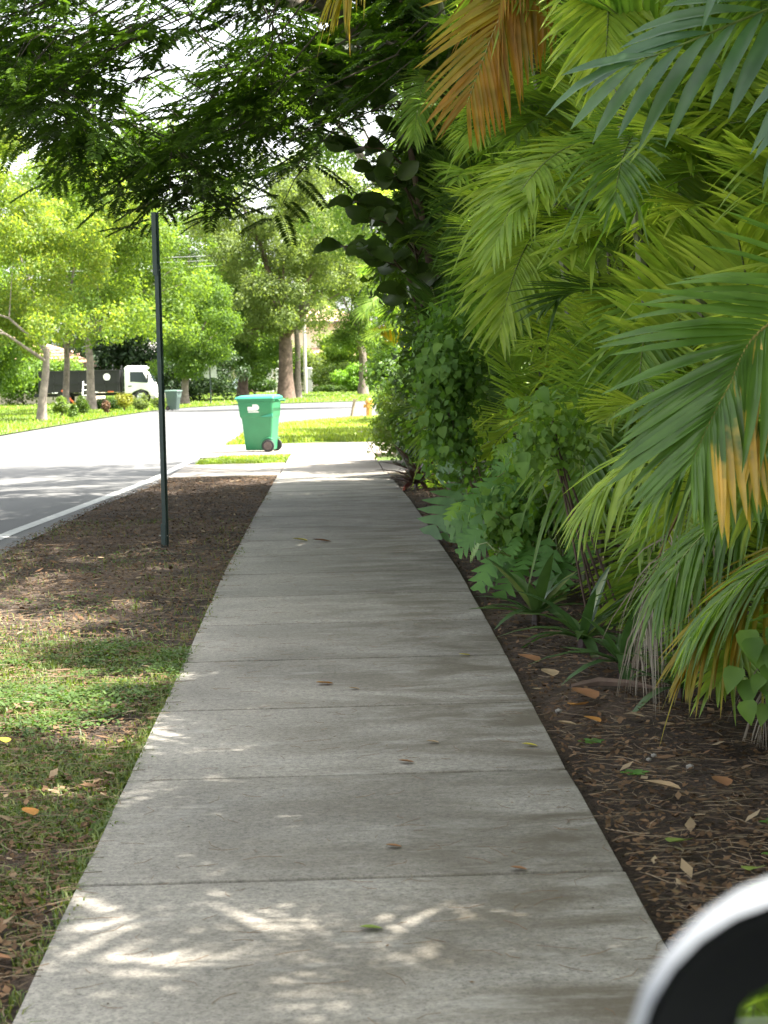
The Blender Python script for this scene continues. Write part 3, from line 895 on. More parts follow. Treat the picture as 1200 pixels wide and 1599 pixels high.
def palm_clump(label, x, y, canes, seed, group, tone='mix', lean=0.35, bias=PI, name='areca_palm', cane_mat='cane', per=(6, 10), spread=0.42, face=0):
    """canes: list of crown heights"""
    rg = random.Random(seed)
    t = thing(name, label, 'palm', (x, y, 0), 0, group)
    canes = [(h, False) for h in canes] + [(0.35 + 3.6 * (i + rg.random()) / max(1, face), True) for i in range(face)]
    for h, fc in canes:
        a = rg.random() * 2 * PI
        bx, by = spread * rg.random() * math.cos(a), spread * 1.4 * rg.random() * math.sin(a)
        if fc:
            yy = (rg.random() - 0.5) * 1.9
            bx, by = face_x(y + yy) + 0.85 + 0.5 * rg.random() - x, yy
        la = bias + (rg.random() - 0.5) * 2.6
        lx, ly = lean * h * 0.3 * math.cos(la), lean * h * 0.3 * math.sin(la)
        if fc:
            lx, ly = 0.1 * lx, 0.5 * ly
        pts = [(bx + lx * q * q, by + ly * q * q, -0.05 + (h + 0.05) * q) for q in (0, 0.33, 0.66, 1)]
        m = MB()
        if h > 0.5:
            # ringed cane
            k = max(4, int(h / 0.14))
            pp, rr = [], []
            for i in range(k):
                q = i / (k - 1)
                pp.append((bx + lx * q * q, by + ly * q * q, -0.05 + (h + 0.05) * q))
                rr.append((0.014 if fc else 0.034 - 0.008 * q) * (1.12 if i % 2 else 0.94))
            m.tube(pp, rr, 7)
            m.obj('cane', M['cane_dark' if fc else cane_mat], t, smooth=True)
        nf = rg.randint(4, 6) if fc else rg.randint(*per)
        a0 = rg.random() * 6.28
        for i in range(nf):
            az = a0 + i * 2.4 + (rg.random() - 0.5) * 0.6
            # lean toward the open side
            bb = 0.9 if fc else 0.35
            dx, dy = math.cos(az) + bb * math.cos(bias + 0.35), math.sin(az) + bb * math.sin(bias + 0.35)
            az = math.atan2(dy, dx)
            el = 78 - 75 * (i / max(1, nf - 1)) + (rg.random() - 0.5) * 20
            r_ = rg.random()
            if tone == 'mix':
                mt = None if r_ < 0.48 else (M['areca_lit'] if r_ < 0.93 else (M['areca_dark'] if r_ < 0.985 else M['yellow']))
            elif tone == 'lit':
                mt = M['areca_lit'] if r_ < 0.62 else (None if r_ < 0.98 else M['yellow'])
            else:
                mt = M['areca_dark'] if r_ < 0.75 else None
            frond(t, (pts[-1][0], pts[-1][1], pts[-1][2] - 0.02 * i), az, el, (0.95 if fc else 0.8) + 0.4 * rg.random(), mt)
    return t

GF = 'areca palms along the front of the hedge'
GB = 'palms in the back row of the hedge'
palmA = palm_clump('areca palm nearest the car mirror, carrying the big glossy arching frond', 2.75, 7.1, [0.4, 0.8, 1.2, 1.8, 2.5, 3.6], 1, GF, face=8)
palmB = palm_clump('areca palm whose lowest fronds droop over bare soil beside grey dead fronds', 2.30, 8.5, [0.3, 0.5, 0.8, 1.3, 2.2, 3.4], 2, GF, face=10)
palm_clump('yellow green areca palm standing just behind the striped rosette plants', 2.0, 10.2, [0.5, 0.9, 1.6, 2.6, 3.6], 3, GF, 'lit', face=12)
palm_clump('bushy areca palm behind the lobed leaf shrub at the walk edge', 2.0, 11.8, [0.6, 1.1, 2.0, 2.9, 3.9], 4, GF, face=11)
palm_clump('bright areca palm just right of the leafy vine curtain', 1.85, 13.4, [0.7, 1.2, 2.1, 3.0, 4.2], 5, GF, 'lit', face=11)
palm_clump('areca palm standing behind the vine curtain and split leaf plant', 1.75, 15.6, [0.6, 1.3, 2.4, 3.4, 4.4], 6, GF, face=9)
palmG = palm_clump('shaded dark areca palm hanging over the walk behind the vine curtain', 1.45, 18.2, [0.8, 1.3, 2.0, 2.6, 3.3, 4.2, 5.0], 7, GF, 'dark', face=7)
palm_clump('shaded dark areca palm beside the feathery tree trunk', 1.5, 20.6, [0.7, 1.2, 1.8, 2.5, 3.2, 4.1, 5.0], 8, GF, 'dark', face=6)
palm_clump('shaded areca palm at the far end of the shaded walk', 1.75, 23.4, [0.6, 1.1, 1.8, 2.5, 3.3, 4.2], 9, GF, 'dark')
palm_clump('yellowish areca palm at the hedge end beyond the driveway', 2.1, 44.0, [1.0, 2.2, 3.2, 4.2, 5.0], 10, GF, 'lit')
for i, (x, y, hs) in enumerate([(2.35, 4.7, [1.0, 1.6, 2.4, 3.6]), (2.5, 5.9, [1.6, 2.6, 3.4, 4.2]), (2.9, 3.4, [2.0, 2.8, 3.4, 4.0, 4.6]), (3.6, 6.6, [2.0, 3.0, 3.8]), (3.5, 9.4, [2.2, 3.0, 3.6]), (3.4, 12.2, [2.4, 3.4]),  # nearest ones are out of frame, added to shade the near walk
                                (3.3, 15.2, [2.4, 3.6]), (3.2, 19.6, [3.0, 4.2, 5.2])]):
    palm_clump('tall areca palm in the back row or unseen near end of the hedge', x, y, hs, 40 + i, GB, 'mix', per=(6, 8))
# behind the camera, seen only in the mirror and by its shade
for i, (x, y) in enumerate([(3.0, -1.5), (3.2, -4.2), (2.4, -6.5)]):
    palm_clump('areca palm behind the camera, seen only in the car mirror', x, y, [0.6, 1.2, 2.2, 3.2], 60 + i, 'palms behind the camera', 'lit')

# ------------------------------------------------------------------ hand placed fronds
def curve_frond(parent, pts, normal, pairs, leaf, names, mats, meshes, angs=(62, 28), lift=0.12, wscale=1.0, r0=0.009, rmat=None, sides=(1, 1), tipmat=None, bare=0.08, prof=None):
    """frond whose leaflets are single sub-part objects; pts in world metres, parent at its base"""
    root = parent.location
    Q = [Vector(p) - root for p in pts]
    n = 30
    C = []
    for i in range(n + 1):
        t = i / n * (len(Q) - 1)
        k = min(int(t), len(Q) - 2)
        u = t - k
        p0, p1, p2, p3 = Q[max(k - 1, 0)], Q[k], Q[k + 1], Q[min(k + 2, len(Q) - 1)]
        C.append(0.5 * ((2 * p1) + (p2 - p0) * u + (2 * p0 - 5 * p1 + 4 * p2 - p3) * u * u + (3 * p1 - p0 - 3 * p2 + p3) * u ** 3))
    org = C[0].copy()
    m = MB()
    m.tube([c - org for c in C], [r0 * (1 - 0.8 * i / n) for i in range(n + 1)], 6)
    fr = m.obj('frond', rmat or M['rachis'], parent, org, smooth=True)
    nv = Vector(normal).normalized()
    for j in range(pairs):
        u = bare + (1 - bare) * (j + 0.5) / pairs
        i = min(int(u * n), n - 1)
        p = C[i].lerp(C[i + 1], u * n - i) - org
        tg = (C[min(i + 1, n)] - C[max(i - 1, 0)]).normalized()
        sd = tg.cross(nv).normalized()
        nn = sd.cross(tg)
        ll = leaf * (prof(u) if prof else (0.55 + 0.5 * math.sin(PI * min(1, 0.1 + 0.8 * u))) * (1 - 0.4 * max(0, u - 0.8) / 0.2))
        for s in (-1, 1):
            if not sides[0 if s < 0 else 1]:
                continue
            a = R(angs[0] + (angs[1] - angs[0]) * u) + (random.random() - 0.5) * 0.09
            d = tg * math.cos(a) + sd * s * math.sin(a) + nn * (lift + 0.10 * (random.random() - 0.5))
            d.z -= 0.05
            mt = mats(u, s)
            put_leaf('leaflet', random.choice(meshes), fr, p, d, ll * (0.93 + 0.14 * random.random()), nn + Vector((0, 0, 0.35)), wscale * (0.9 + 0.2 * random.random()), mt)
    return fr

# big glossy frond hanging into the picture from the right
hero = curve_frond(palmA, [(2.55, 7.3, 1.70), (2.02, 6.62, 1.78), (1.40, 6.22, 1.56), (1.235, 6.16, 1.346), (1.115, 6.10, 1.135)], (-0.15, -1, 0.35), 60, 0.47, None,
                   lambda u, s: M['hero_tip'] if (s < 0 and 0.50 < u < 0.84 and int(u * 60) % 7 not in (0, 3)) else M['hero'], leaflet_me, (64, 22), 0.05, 1.0)
tag(hero, 'big glossy frond with straw coloured midrib and yellow patched leaflets')
# fronds with broad blue green leaflets at the top right
sw = thing('sword_palm', 'palm with broad blue green sword leaflets hanging in at the top right', 'palm', (2.6, 6.9, 0))
m = MB()
m.tube([(0, 0, -0.05), (0.03, 0, 1.5), (0.0, 0.02, 3.1)], [0.06, 0.05, 0.045], 10)
m.obj('trunk', M['cane_grey'], sw, smooth=True)
for pts, nrm, pr, lf in [([(2.6, 6.9, 3.05), (2.2, 6.9, 2.95), (1.75, 6.8, 2.72), (1.35, 6.7, 2.55), (1.02, 6.65, 2.42)], (0.1, -0.9, 0.5), 15, 0.42),
                         ([(2.6, 6.9, 3.0), (2.2, 6.6, 2.85), (1.85, 6.4, 2.62), (1.62, 6.3, 2.42), (1.5, 6.25, 2.22)], (-0.3, -1, 0.3), 14, 0.36),
                         ([(2.6, 6.9, 3.1), (2.25, 6.7, 3.25), (1.75, 6.5, 3.02), (1.35, 6.4, 2.78)], (0.1, -0.7, 0.6), 14, 0.42),
                         ([(2.6, 6.9, 3.05), (2.7, 6.4, 3.2), (2.4, 5.9, 3.0), (2.1, 5.6, 2.7)], (-0.5, -1, 0.5), 12, 0.42)]:
    curve_frond(sw, pts, nrm, pr, lf, None, lambda u, s: None, broad_me, (52, 16), 0.1, 1.0, 0.011, M['rachis_green'], prof=lambda u: 0.75 + 0.3 * math.sin(PI * u))
# yellow and orange hanging fronds in the upper middle
op = palm_clump('tall palm with dying orange and yellow fronds hanging over the walk', 2.35, 12.6, [3.6, 4.4], 77, GF, 'mix', per=(4, 5))
def soft_frond(parent, e0, e1, L, base, az, mat, seed, leaf=0.5, pairs=48, droop=0.45, vee=0.1, name='frond', rm='rachis', label=None, ragged=0.2, width=0.03):
    me = frond_mesh('frond', R(e0), R(e1), L, pairs, leaf, width, droop, vee, seed, M[mat], M[rm], 0.12, ragged)
    o = link(name, me, parent, Vector(base) - parent.location, (0, 0, az - PI / 2))
    if label:
        o['label'] = label
    return o
fan = curve_frond(op, [(1.95, 12.3, 4.05), (1.50, 12.0, 4.02), (1.12, 11.85, 3.62), (0.84, 11.75, 2.98)], (-0.1, -1, 0.25), 46, 0.60, None,
                  lambda u, s: M['yellow'] if s > 0 and u < 0.8 else M['orange'], leaflet_me, (62, 24), 0.0, 0.85, 0.009, M['rachis'])
fan['label'] = 'broad dying frond, yellow on one side and orange brown on the other'
soft_frond(op, -10, -80, 1.4, (1.85, 12.4, 4.3), R(205), 'orange', 902, 0.5, droop=0.4, label='dying orange brown frond')
soft_frond(op, 5, -78, 1.45, (1.15, 12.4, 4.35), R(200), 'yellow', 903, 0.5, label='yellow frond')
# dead grey fronds at the foot of the palms
for k, (p, az, mt) in enumerate([((1.98, 7.4, 0.62), 196, 'dead'), ((1.75, 8.3, 0.78), 205, 'dead'), ((1.55, 8.6, 0.85), 214, 'dead')]):
    host = palmA if k == 0 else palmB
    o = link('dead_frond', FRD[k % 3], host, Vector(p) - host.location, (0, 0, R(az) - PI / 2), M[mt])
    o.scale = (0.75, 0.75, 0.75)
    o['label'] = 'dead grey frond' if mt == 'dead' else 'dry brown frond'
# low yellowing fronds
soft_frond(palmB, 20, -60, 1.35, (2.35, 8.0, 0.85), R(200), 'areca', 911, 0.42, rm='rachis_green', width=0.024)
soft_frond(palmB, 5, -55, 1.3, (2.3, 7.7, 0.8), R(215), 'yellow', 912, 0.42, width=0.024, label='yellowing low frond')
soft_frond(palmB, 35, -50, 1.5, (2.3, 8.5, 0.9), R(196), 'areca_lit', 913, 0.45, rm='rachis_green', width=0.024)
soft_frond(palmA, 25, -55, 1.3, (2.45, 7.3, 0.65), R(190), 'areca', 914, 0.4, rm='rachis_green', width=0.024)
soft_frond(palmA, 40, -45, 1.5, (2.45, 7.0, 0.95), R(186), 'areca', 915, 0.45, rm='rachis_green', width=0.026)

# ------------------------------------------------------------------ leafy masses
def leaf_cloud(centres, radii, n, size, aspect=0.55, shell=0.55, up=0.4, droop=0.0):
    """leaf quads scattered through blobs; returns V, F"""
    C = np.array(centres, float)
    Rr = np.array(radii, float)
    w = Rr[:, 0] * Rr[:, 1] * Rr[:, 2]
    k = rng.choice(len(C), n, p=w / w.sum())
    d = rng.normal(size=(n, 3))
    d /= np.linalg.norm(d, axis=1)[:, None]
    rad = (shell + (1 - shell) * rng.random(n) ** 0.6)[:, None] * (0.9 + 0.22 * rng.normal(size=(n, 1)).clip(-1.5, 1.5))
    P = C[k] + d * rad * Rr[k]
    nrm = d + rng.normal(size=(n, 3)) * 0.7 + np.array([0, 0, up])
    nrm /= np.linalg.norm(nrm, axis=1)[:, None]
    t = np.cross(nrm, rng.normal(size=(n, 3)))
    t /= np.linalg.norm(t, axis=1)[:, None]
    t[:, 2] -= droop
    t /= np.linalg.norm(t, axis=1)[:, None]
    s = np.cross(nrm, t)
    L = (size * (0.6 + 0.8 * rng.random(n)))[:, None]
    fold = nrm * L * 0.10
    V = np.stack([P - t * L / 2, P + s * L * aspect / 2 + fold, P + t * L / 2, P - s * L * aspect / 2 + fold], 1).reshape(-1, 3)
    F = np.arange(n)[:, None] * 4 + np.array([[0, 1, 2, 3]])
    return V, F

def blobs(c, r, n, br, seed, flat=0.8):
    """clumps spread through an ellipsoid"""
    rg = np.random.default_rng(seed)
    d = rg.normal(size=(n, 3))
    d /= np.linalg.norm(d, axis=1)[:, None]
    rad = rg.random((n, 1)) ** 0.42
    C = np.array(c) + d * rad * (np.array(r) - br * 0.6)
    s = br * (0.6 + 0.8 * rg.random((n, 1)))
    return C, np.concatenate([s, s, s * flat], 1)

def broad_shrub(label, x, y, c, r, n, size, mat, seed, nb=22, br=0.5, group=None, cat='shrub', name='hedge_shrub', stems=3, bark='bark_brown'):
    t = thing(name, label, cat, (x, y, 0), 0, group)
    C, Rr = blobs(c, r, nb, br, seed)
    V, F = leaf_cloud(C - np.array([x, y, 0]), Rr, n, size)
    V[:, 2] = np.maximum(V[:, 2], 0.02)
    link('foliage', np_mesh('foliage', V, F, [M[mat]]), t)['kind'] = 'stuff'
    m = MB()
    rg = random.Random(seed)
    for i in range(stems):
        q = C[rg.randrange(len(C))] - np.array([x, y, 0])
        q2 = C[rg.randrange(len(C))] - np.array([x, y, 0])
        z0 = (rg.random() - 0.5) * 0.15
        m.tube([(z0, z0, -0.05), (q[0] * 0.4, q[1] * 0.4, max(0.15, q[2] * 0.5)), tuple(q)], [0.035, 0.025, 0.01], 6)
        m.tube([(q[0] * 0.4, q[1] * 0.4, max(0.15, q[2] * 0.5)), tuple(q2)], [0.02, 0.008], 6)
    m.obj('stems', M[bark], t)
    return t

GH = 'dark broadleaf shrubs behind the palms'
k = 0
for y in (4.0, 7.5, 10.6, 13.6, 16.6, 19.6, 22.6, 26.0):
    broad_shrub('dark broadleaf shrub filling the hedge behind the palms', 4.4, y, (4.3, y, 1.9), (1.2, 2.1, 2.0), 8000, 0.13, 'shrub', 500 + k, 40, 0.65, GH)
    k += 1
# low dark filler right behind the front palms
for y in (7.2, 9.6, 12.2, 14.8, 17.4, 20.4, 23.4):
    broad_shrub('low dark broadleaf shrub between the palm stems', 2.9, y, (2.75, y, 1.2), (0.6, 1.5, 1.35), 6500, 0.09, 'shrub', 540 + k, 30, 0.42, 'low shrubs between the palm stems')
    k += 1
# far end of the hedge
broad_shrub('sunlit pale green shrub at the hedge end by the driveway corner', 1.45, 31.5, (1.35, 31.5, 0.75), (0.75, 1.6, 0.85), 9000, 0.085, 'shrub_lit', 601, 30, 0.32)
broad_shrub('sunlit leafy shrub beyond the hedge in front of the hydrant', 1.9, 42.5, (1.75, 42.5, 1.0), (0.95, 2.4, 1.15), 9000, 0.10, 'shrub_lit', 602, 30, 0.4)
broad_shrub('dark rounded shrub where the walk meets the driveway', 1.45, 26.6, (1.4, 26.6, 0.85), (0.62, 1.5, 0.95), 9000, 0.08, 'shrub', 603, 30, 0.32)
broad_shrub('tall shaded shrub over the driveway corner', 2.3, 30.0, (2.1, 30.0, 3.0), (1.0, 2.6, 2.4), 11000, 0.13, 'shrub', 604, 40, 0.55)
broad_shrub('tall yellow green shrub overhanging beyond the driveways', 2.6, 47.5, (2.3, 47.5, 3.2), (1.3, 4.0, 2.3), 12000, 0.15, 't_yel', 605, 36, 0.6)
broad_shrub('tall green shrub beyond the yellowish palm', 3.4, 58.0, (3.0, 58.0, 2.2), (1.5, 4.5, 2.3), 9000, 0.17, 'shrub_lit', 606, 36, 0.7)

for k, (x, y, c, r) in enumerate([(1.55, 19.2, 2.6, (0.85, 1.2, 2.5)), (1.5, 22.0, 2.8, (0.95, 1.5, 2.9)), (1.6, 24.8, 2.6, (0.9, 1.5, 2.7)), (2.4, 21.0, 4.6, (1.5, 2.5, 1.6))]):
    broad_shrub(['tall dark shrub under the oval leaf tree', 'tall dark shrub around the feathery tree trunk', 'tall dark shrub at the shaded end of the hedge', 'dark leafy mass of shrub high around the tree limbs'][k], x, y, (x, y, c), r, 9000, 0.11, 'shrub', 640 + k, 44, 0.45)

# climbing vines
def vine(label, x, y, c, r, n, size, seed, mat='vine', nb=26, br=0.22, big=0):
    t = thing('climbing_vine', label, 'vine', (x, y, 0))
    C, Rr = blobs(c, r, nb, br, seed)
    C = C - np.array([x, y, 0])
    V, F = leaf_cloud(C, Rr, n, size, 0.75, 0.4, 0.2, 0.7)
    link('leaves', np_mesh('leaves', V, F, [M[mat]]), t)['kind'] = 'stuff'
    m = MB()
    rg = random.Random(seed)
    for i in range(5):
        q, q2 = C[rg.randrange(len(C))], C[rg.randrange(len(C))]
        m.tube([(0.05 * i, 0, -0.03), tuple(q), tuple(q2)], [0.008, 0.006, 0.003], 5)
    m.obj('stem', M['bark_brown'], t)
    for i in range(big):
        q = C[rg.randrange(len(C))]
        o = Vector((q[0] - 0.12 + 0.2 * (rg.random() - 0.5), q[1] - 0.12, q[2] + 0.3 * (rg.random() - 0.5)))
        put_leaf('leaf', rg.choice(heart_me), t, o, (rg.random() - 0.7, -0.5, -0.7), 0.075 + 0.03 * rg.random(), (-0.3, -0.6, 0.7), 1.0, None)
    return t
vine('leafy vine curtain climbing the hedge beside the dark palms', 1.1, 14.6, (0.86, 14.4, 1.3), (0.16, 0.5, 0.8), 2600, 0.06, 701, big=30)
vine('small leaved vine patch in the middle of the palm hedge', 1.4, 10.8, (1.16, 10.4, 1.1), (0.14, 0.3, 0.30), 600, 0.05, 702, nb=16, big=16)
vine('vine leaves tangled low behind the lobed shrub', 1.4, 12.6, (1.14, 12.4, 0.5), (0.25, 0.5, 0.36), 1500, 0.055, 703, big=20)
vine('bright green vine sprig hanging at the right edge above the dead fronds', 1.72, 7.0, (1.60, 6.95, 0.38), (0.06, 0.12, 0.14), 12, 0.06, 704, 'lobed_young', 6, 0.06, big=16)

# lobed leaf shrub at the walk edge
def leaf_plant(name, label, cat, x, y, stems, meshes, L, mat, seed, young=None, petiole=0.25, group=None, out=PI):
    """stems: (tip offset xyz, number of leaves)"""
    rg = random.Random(seed)
    t = thing(name, label, cat, (x, y, 0), 0, group)
    m = MB()
    for (tx, ty, tz), nl in stems:
        m.tube([(0, 0, -0.04), (tx * 0.3, ty * 0.3, tz * 0.6), (tx, ty, tz)], [0.012, 0.009, 0.005], 6)
        for i in range(nl):
            a = out + (rg.random() - 0.5) * 4.0
            q = 0.55 + 0.45 * i / max(1, nl - 1)
            b0 = Vector((tx * q * q, ty * q * q, tz * q))
            d = Vector((math.cos(a), math.sin(a), 0.35 * (rg.random() - 0.1)))
            b1 = b0 + d * petiole * (0.6 + 0.6 * rg.random())
            m.tube([b0, (b0 + b1) / 2 + Vector((0, 0, 0.03)), b1], 0.0035, 5)
            d2 = Vector((d.x, d.y, -0.35 - 0.5 * rg.random()))
            yg = young and i == nl - 1 and rg.random() < 0.5
            put_leaf('leaf', rg.choice(meshes), t, b1, d2, L * (0.7 + 0.55 * rg.random()) * (0.7 if yg else 1), (-0.35 + 0.5 * (rg.random() - 0.5), -0.75, 0.75), 0.9 + 0.25 * rg.random(), M[young] if yg else None)
    m.obj('stem', M['rachis_green'], t)
    return t
leaf_plant('lobed_shrub', 'shrub with deeply lobed green leaves leaning over the walk edge', 'shrub', 1.42, 12.2,
           [((-0.42, -0.05, 0.55), 7), ((-0.30, 0.2, 0.75), 7), ((-0.1, -0.2, 0.62), 7), ((-0.45, -0.3, 0.34), 6), ((-0.2, 0.3, 0.95), 7), ((0.05, -0.3, 0.45), 6), ((-0.35, 0.45, 0.45), 6)],
           lobed_me, 0.24, 'lobed', 11, 'lobed_young', 0.14)
leaf_plant('lobed_shrub', 'lobed leaf shrub with pale young tips, set back among the palms', 'shrub', 1.50, 13.6,
           [((-0.42, -0.1, 0.62), 7), ((-0.30, 0.2, 0.9), 7), ((-0.1, -0.3, 1.05), 7), ((-0.5, 0.3, 0.5), 6)],
           lobed_me, 0.22, 'lobed', 12, 'lobed_young', 0.14)
leaf_plant('split_leaf_plant', 'glossy split leaf plant with large jagged leaves overhanging the walk', 'plant', 1.42, 16.6,
           [((-0.32, -0.1, 0.42), 3), ((-0.2, 0.1, 0.60), 3), ((-0.25, -0.4, 0.35), 3), ((-0.05, 0.2, 0.75), 2)],
           philo_me, 0.46, 'philo', 13, None, 0.25)

# strap leaf rosettes
def rosette(label, x, y, n, L, seed, pale=0.2, base='lily', z=0.0):
    rg = random.Random(seed)
    t = thing('rosette_plant', label, 'plant', (x, y, z), 0, 'strap leaf rosettes at the walk edge')
    m = MB()
    m.tube([(0, 0, -0.04), (0, 0, 0.08)], [0.03, 0.02], 8)
    m.obj('crown', M['ti'], t)
    for i in range(n):
        a = i * 2.4 + rg.random() * 0.4
        e = R(75 - 62 * (i / n) ** 0.8)
        d = (math.cos(a) * math.cos(e), math.sin(a) * math.cos(e), math.sin(e))
        r_ = rg.random()
        put_leaf('leaf', rg.choice(sword_me), t, (0.012 * math.cos(a), 0.012 * math.sin(a), 0.06), d, L * (0.75 + 0.4 * rg.random()), (0, 0, 1), 1.1, M['lily_pale'] if r_ < pale else M[base])
    return t
rosette('strap leaf rosette with cream striped leaves closest to the walk edge', 1.12, 11.0, 18, 0.42, 21, 0.3)
rosette('broad leaved rosette plant right of the striped one', 1.24, 9.9, 17, 0.40, 22, 0.15)
rosette('dark rosette plant beside the curled dry bark strip', 1.32, 9.05, 16, 0.38, 23, 0.05)
rosette('small rosette plant under the drooping yellow frond', 1.45, 8.3, 13, 0.32, 24, 0.1)
rosette('dark red rosette in the shade where the hedge narrows the walk', 1.02, 24.2, 20, 0.55, 25, 0.0, 'ti')
rosette('dark red rosette in the shade behind the first red one', 1.15, 25.6, 20, 0.6, 26, 0.0, 'ti')

# thick oval leaf shrub hanging from the hedge top over the walk
def oval_branch(label, x, y, tips, seed, L=0.23):
    rg = random.Random(seed)
    t = thing('oval_leaf_tree', label, 'tree', (x, y, 0))
    m = MB()
    m.tube([(0, 0, -0.05), (-0.05, 0, 1.4), (-0.2, -0.05, 2.6), (-0.35, 0, 3.6), (-0.4, 0, 5.0)], [0.05, 0.045, 0.035, 0.025, 0.012], 8)
    for tip, nl in tips:
        b1 = Vector(tip) - Vector((x, y, 0))
        b0 = Vector((-0.28, 0, max(1.6, b1.z - 0.35)))
        mid = (b0 + b1) / 2 + Vector((0, 0, 0.12))
        m.tube([b0, mid, b1], [0.014, 0.01, 0.005], 6)
        for i in range(nl):
            q = 0.80 + 0.2 * (i / max(1, nl - 1)) if i > 2 else 0.45 + 0.1 * i
            p = b0.lerp(mid, q * 2) if q < 0.5 else mid.lerp(b1, (q - 0.5) * 2)
            a = i * 2.4 + rg.random() * 0.6
            dd = (b1 - mid).normalized() * (0.9 * rg.random()) + Vector((math.cos(a), math.sin(a), 0.7 * (rg.random() - 0.45)))
            put_leaf('leaf', rg.choice(oval_me), t, p + Vector((0.03 * math.cos(a), 0.03 * math.sin(a), 0)), dd, L * (0.75 + 0.5 * rg.random()), (0.6 * (rg.random() - 0.5), -0.6, 0.8 * (rg.random() - 0.2)), 1.15)
    m.obj('trunk', M['bark_brown'], t, smooth=True)
    return t
tips = [((0.10, 18.6, 2.62), 10), ((0.22, 18.8, 3.05), 10), ((0.38, 18.3, 2.85), 9), ((0.45, 18.9, 3.35), 9), ((0.55, 18.5, 2.45), 8), ((0.3, 19.2, 3.6), 10), ((0.62, 18.2, 3.2), 9), ((0.15, 19.4, 4.2), 10), ((0.42, 18.8, 4.0), 10), ((0.05, 19.0, 4.35), 9), ((0.68, 18.6, 3.7), 9), ((0.5, 19.4, 2.9), 9), ((0.3, 18.3, 4.4), 9), ((0.6, 18.9, 4.4), 9)]
tips += [((0.75 + 0.5 * math.sin(i * 2.1), 18.3 + 0.5 * math.cos(i * 1.7), 2.2 + 0.17 * i), 9) for i in range(5)]
oval_branch('shrubby tree with thick dark oval leaves leaning over the walk from the hedge', 1.15, 18.9, tips, 31)

# ------------------------------------------------------------------ feathery tree overhead
def feather_leaf(seed):
    rg = np.random.default_rng(seed)
    V, F = [], []
    n = 15
    for i in range(n):
        t = 0.14 + 0.86 * (i + 0.5) / n
        p = np.array([0, t, -0.2 * t * t])
        ll = 0.19 * (0.6 + 0.55 * math.sin(PI * (0.15 + 0.75 * t)))
        for s in (-1, 1):
            a = R(62 - 18 * t) + (rg.random() - 0.5) * 0.15
            d = np.array([s * math.sin(a), math.cos(a), 0.10 - 0.25 * rg.random()])
            w = np.array([-s * math.cos(a), math.sin(a), 0]) * 0.042
            b0 = len(V)
            c1, c2 = p + d * ll * 0.5 + [0, 0, 0.01], p + d * ll - np.array([0, 0, 0.03])
            V += [p, c1 + w * 0.75, c2, c1 - w * 0.75]
            F.append((b0, b0 + 1, b0 + 2, b0 + 3))
    b0 = len(V)
    for t in (0, 0.5, 1):
        V += [np.array([-0.005, t, -0.2 * t * t]), np.array([0.005, t, -0.2 * t * t])]
    F += [(b0, b0 + 1, b0 + 3, b0 + 2), (b0 + 2, b0 + 3, b0 + 5, b0 + 4)]
    return np.array(V), np.array(F)
feath = [feather_leaf(s) for s in range(4)]
feath_me = [np_mesh('leaf', v, f, [M['poinciana']]) for v, f in feath]
pt = thing('feathery_tree', 'spreading shade tree with feathery dark leaves hanging over walk and road', 'tree', (2.3, 21.5, 0))
PTL = pt.location
m = MB()
LIMBS = [([(2.3, 21.5, -0.1), (2.2, 21.5, 1.6), (1.9, 21.3, 3.2), (1.2, 21.0, 4.5)], [0.26, 0.2, 0.18, 0.16]),
         ([(1.2, 21.0, 4.5), (0.5, 20.4, 4.72), (0.1, 20.0, 5.1), (-0.8, 19.2, 5.6), (-2.4, 18.5, 5.9), (-4.2, 18.0, 5.8)], [0.15, 0.13, 0.12, 0.10, 0.07, 0.03]),
         ([(1.2, 21.0, 4.5), (0.2, 22.4, 5.4), (-1.2, 23.5, 6.0), (-3.2, 24.2, 6.2)], [0.12, 0.09, 0.07, 0.03]),
         ([(1.9, 21.3, 3.2), (1.5, 19.5, 4.8), (0.7, 17.4, 5.7), (-0.4, 15.6, 5.9), (-1.4, 14.4, 5.7)], [0.13, 0.1, 0.07, 0.05, 0.02]),
         ([(1.2, 21.0, 4.5), (2.2, 22.5, 5.8), (3.4, 24, 6.4)], [0.12, 0.08, 0.04]),
         ([(1.5, 19.5, 4.8), (1.3, 15.5, 6.4), (1.2, 11, 6.6), (1.1, 7, 6.4), (1.0, 4, 6.0)], [0.11, 0.09, 0.07, 0.05, 0.02])]  # unseen limb added to carry the shading sprays near the camera
for P, rr in LIMBS:
    m.tube([Vector(p) - PTL for p in P], rr, 10)
m.obj('trunk', M['bark'], pt, smooth=True)
twm = MB()
allV, allF, off = [], [], 0
leaf_jobs = []
prg = random.Random(5)
def spray(tip, az, nl, L, drop=0.45):
    """a drooping branchlet with feathery leaves along its outer half"""
    tip = Vector(tip)
    d = Vector((math.cos(az), math.sin(az), 0))
    Lb = 0.8 + 0.5 * prg.random()
    b0 = tip - d * Lb + Vector((0, 0, Lb * drop + 0.15))
    mid = tip - d * Lb * 0.45 + Vector((0, 0, Lb * drop * 0.55 + 0.12))
    twm.tube([b0 - PTL, mid - PTL, tip - PTL], [0.009, 0.006, 0.002], 5)
    for i in range(nl):
        q = i / max(1, nl - 1)
        p = mid.lerp(tip, q) if q > 0.3 else b0.lerp(mid, 0.4 + 0.6 * q / 0.3)
        sgn = 1 if i % 2 else -1
        a = az + sgn * (1.25 - 0.7 * q) + (prg.random() - 0.5) * 0.5
        e = 0.15 - 0.6 * prg.random()
        leaf_jobs.append((p, Vector((math.cos(a) * math.cos(e), math.sin(a) * math.cos(e), math.sin(e))), L * (0.75 + 0.5 * prg.random())))
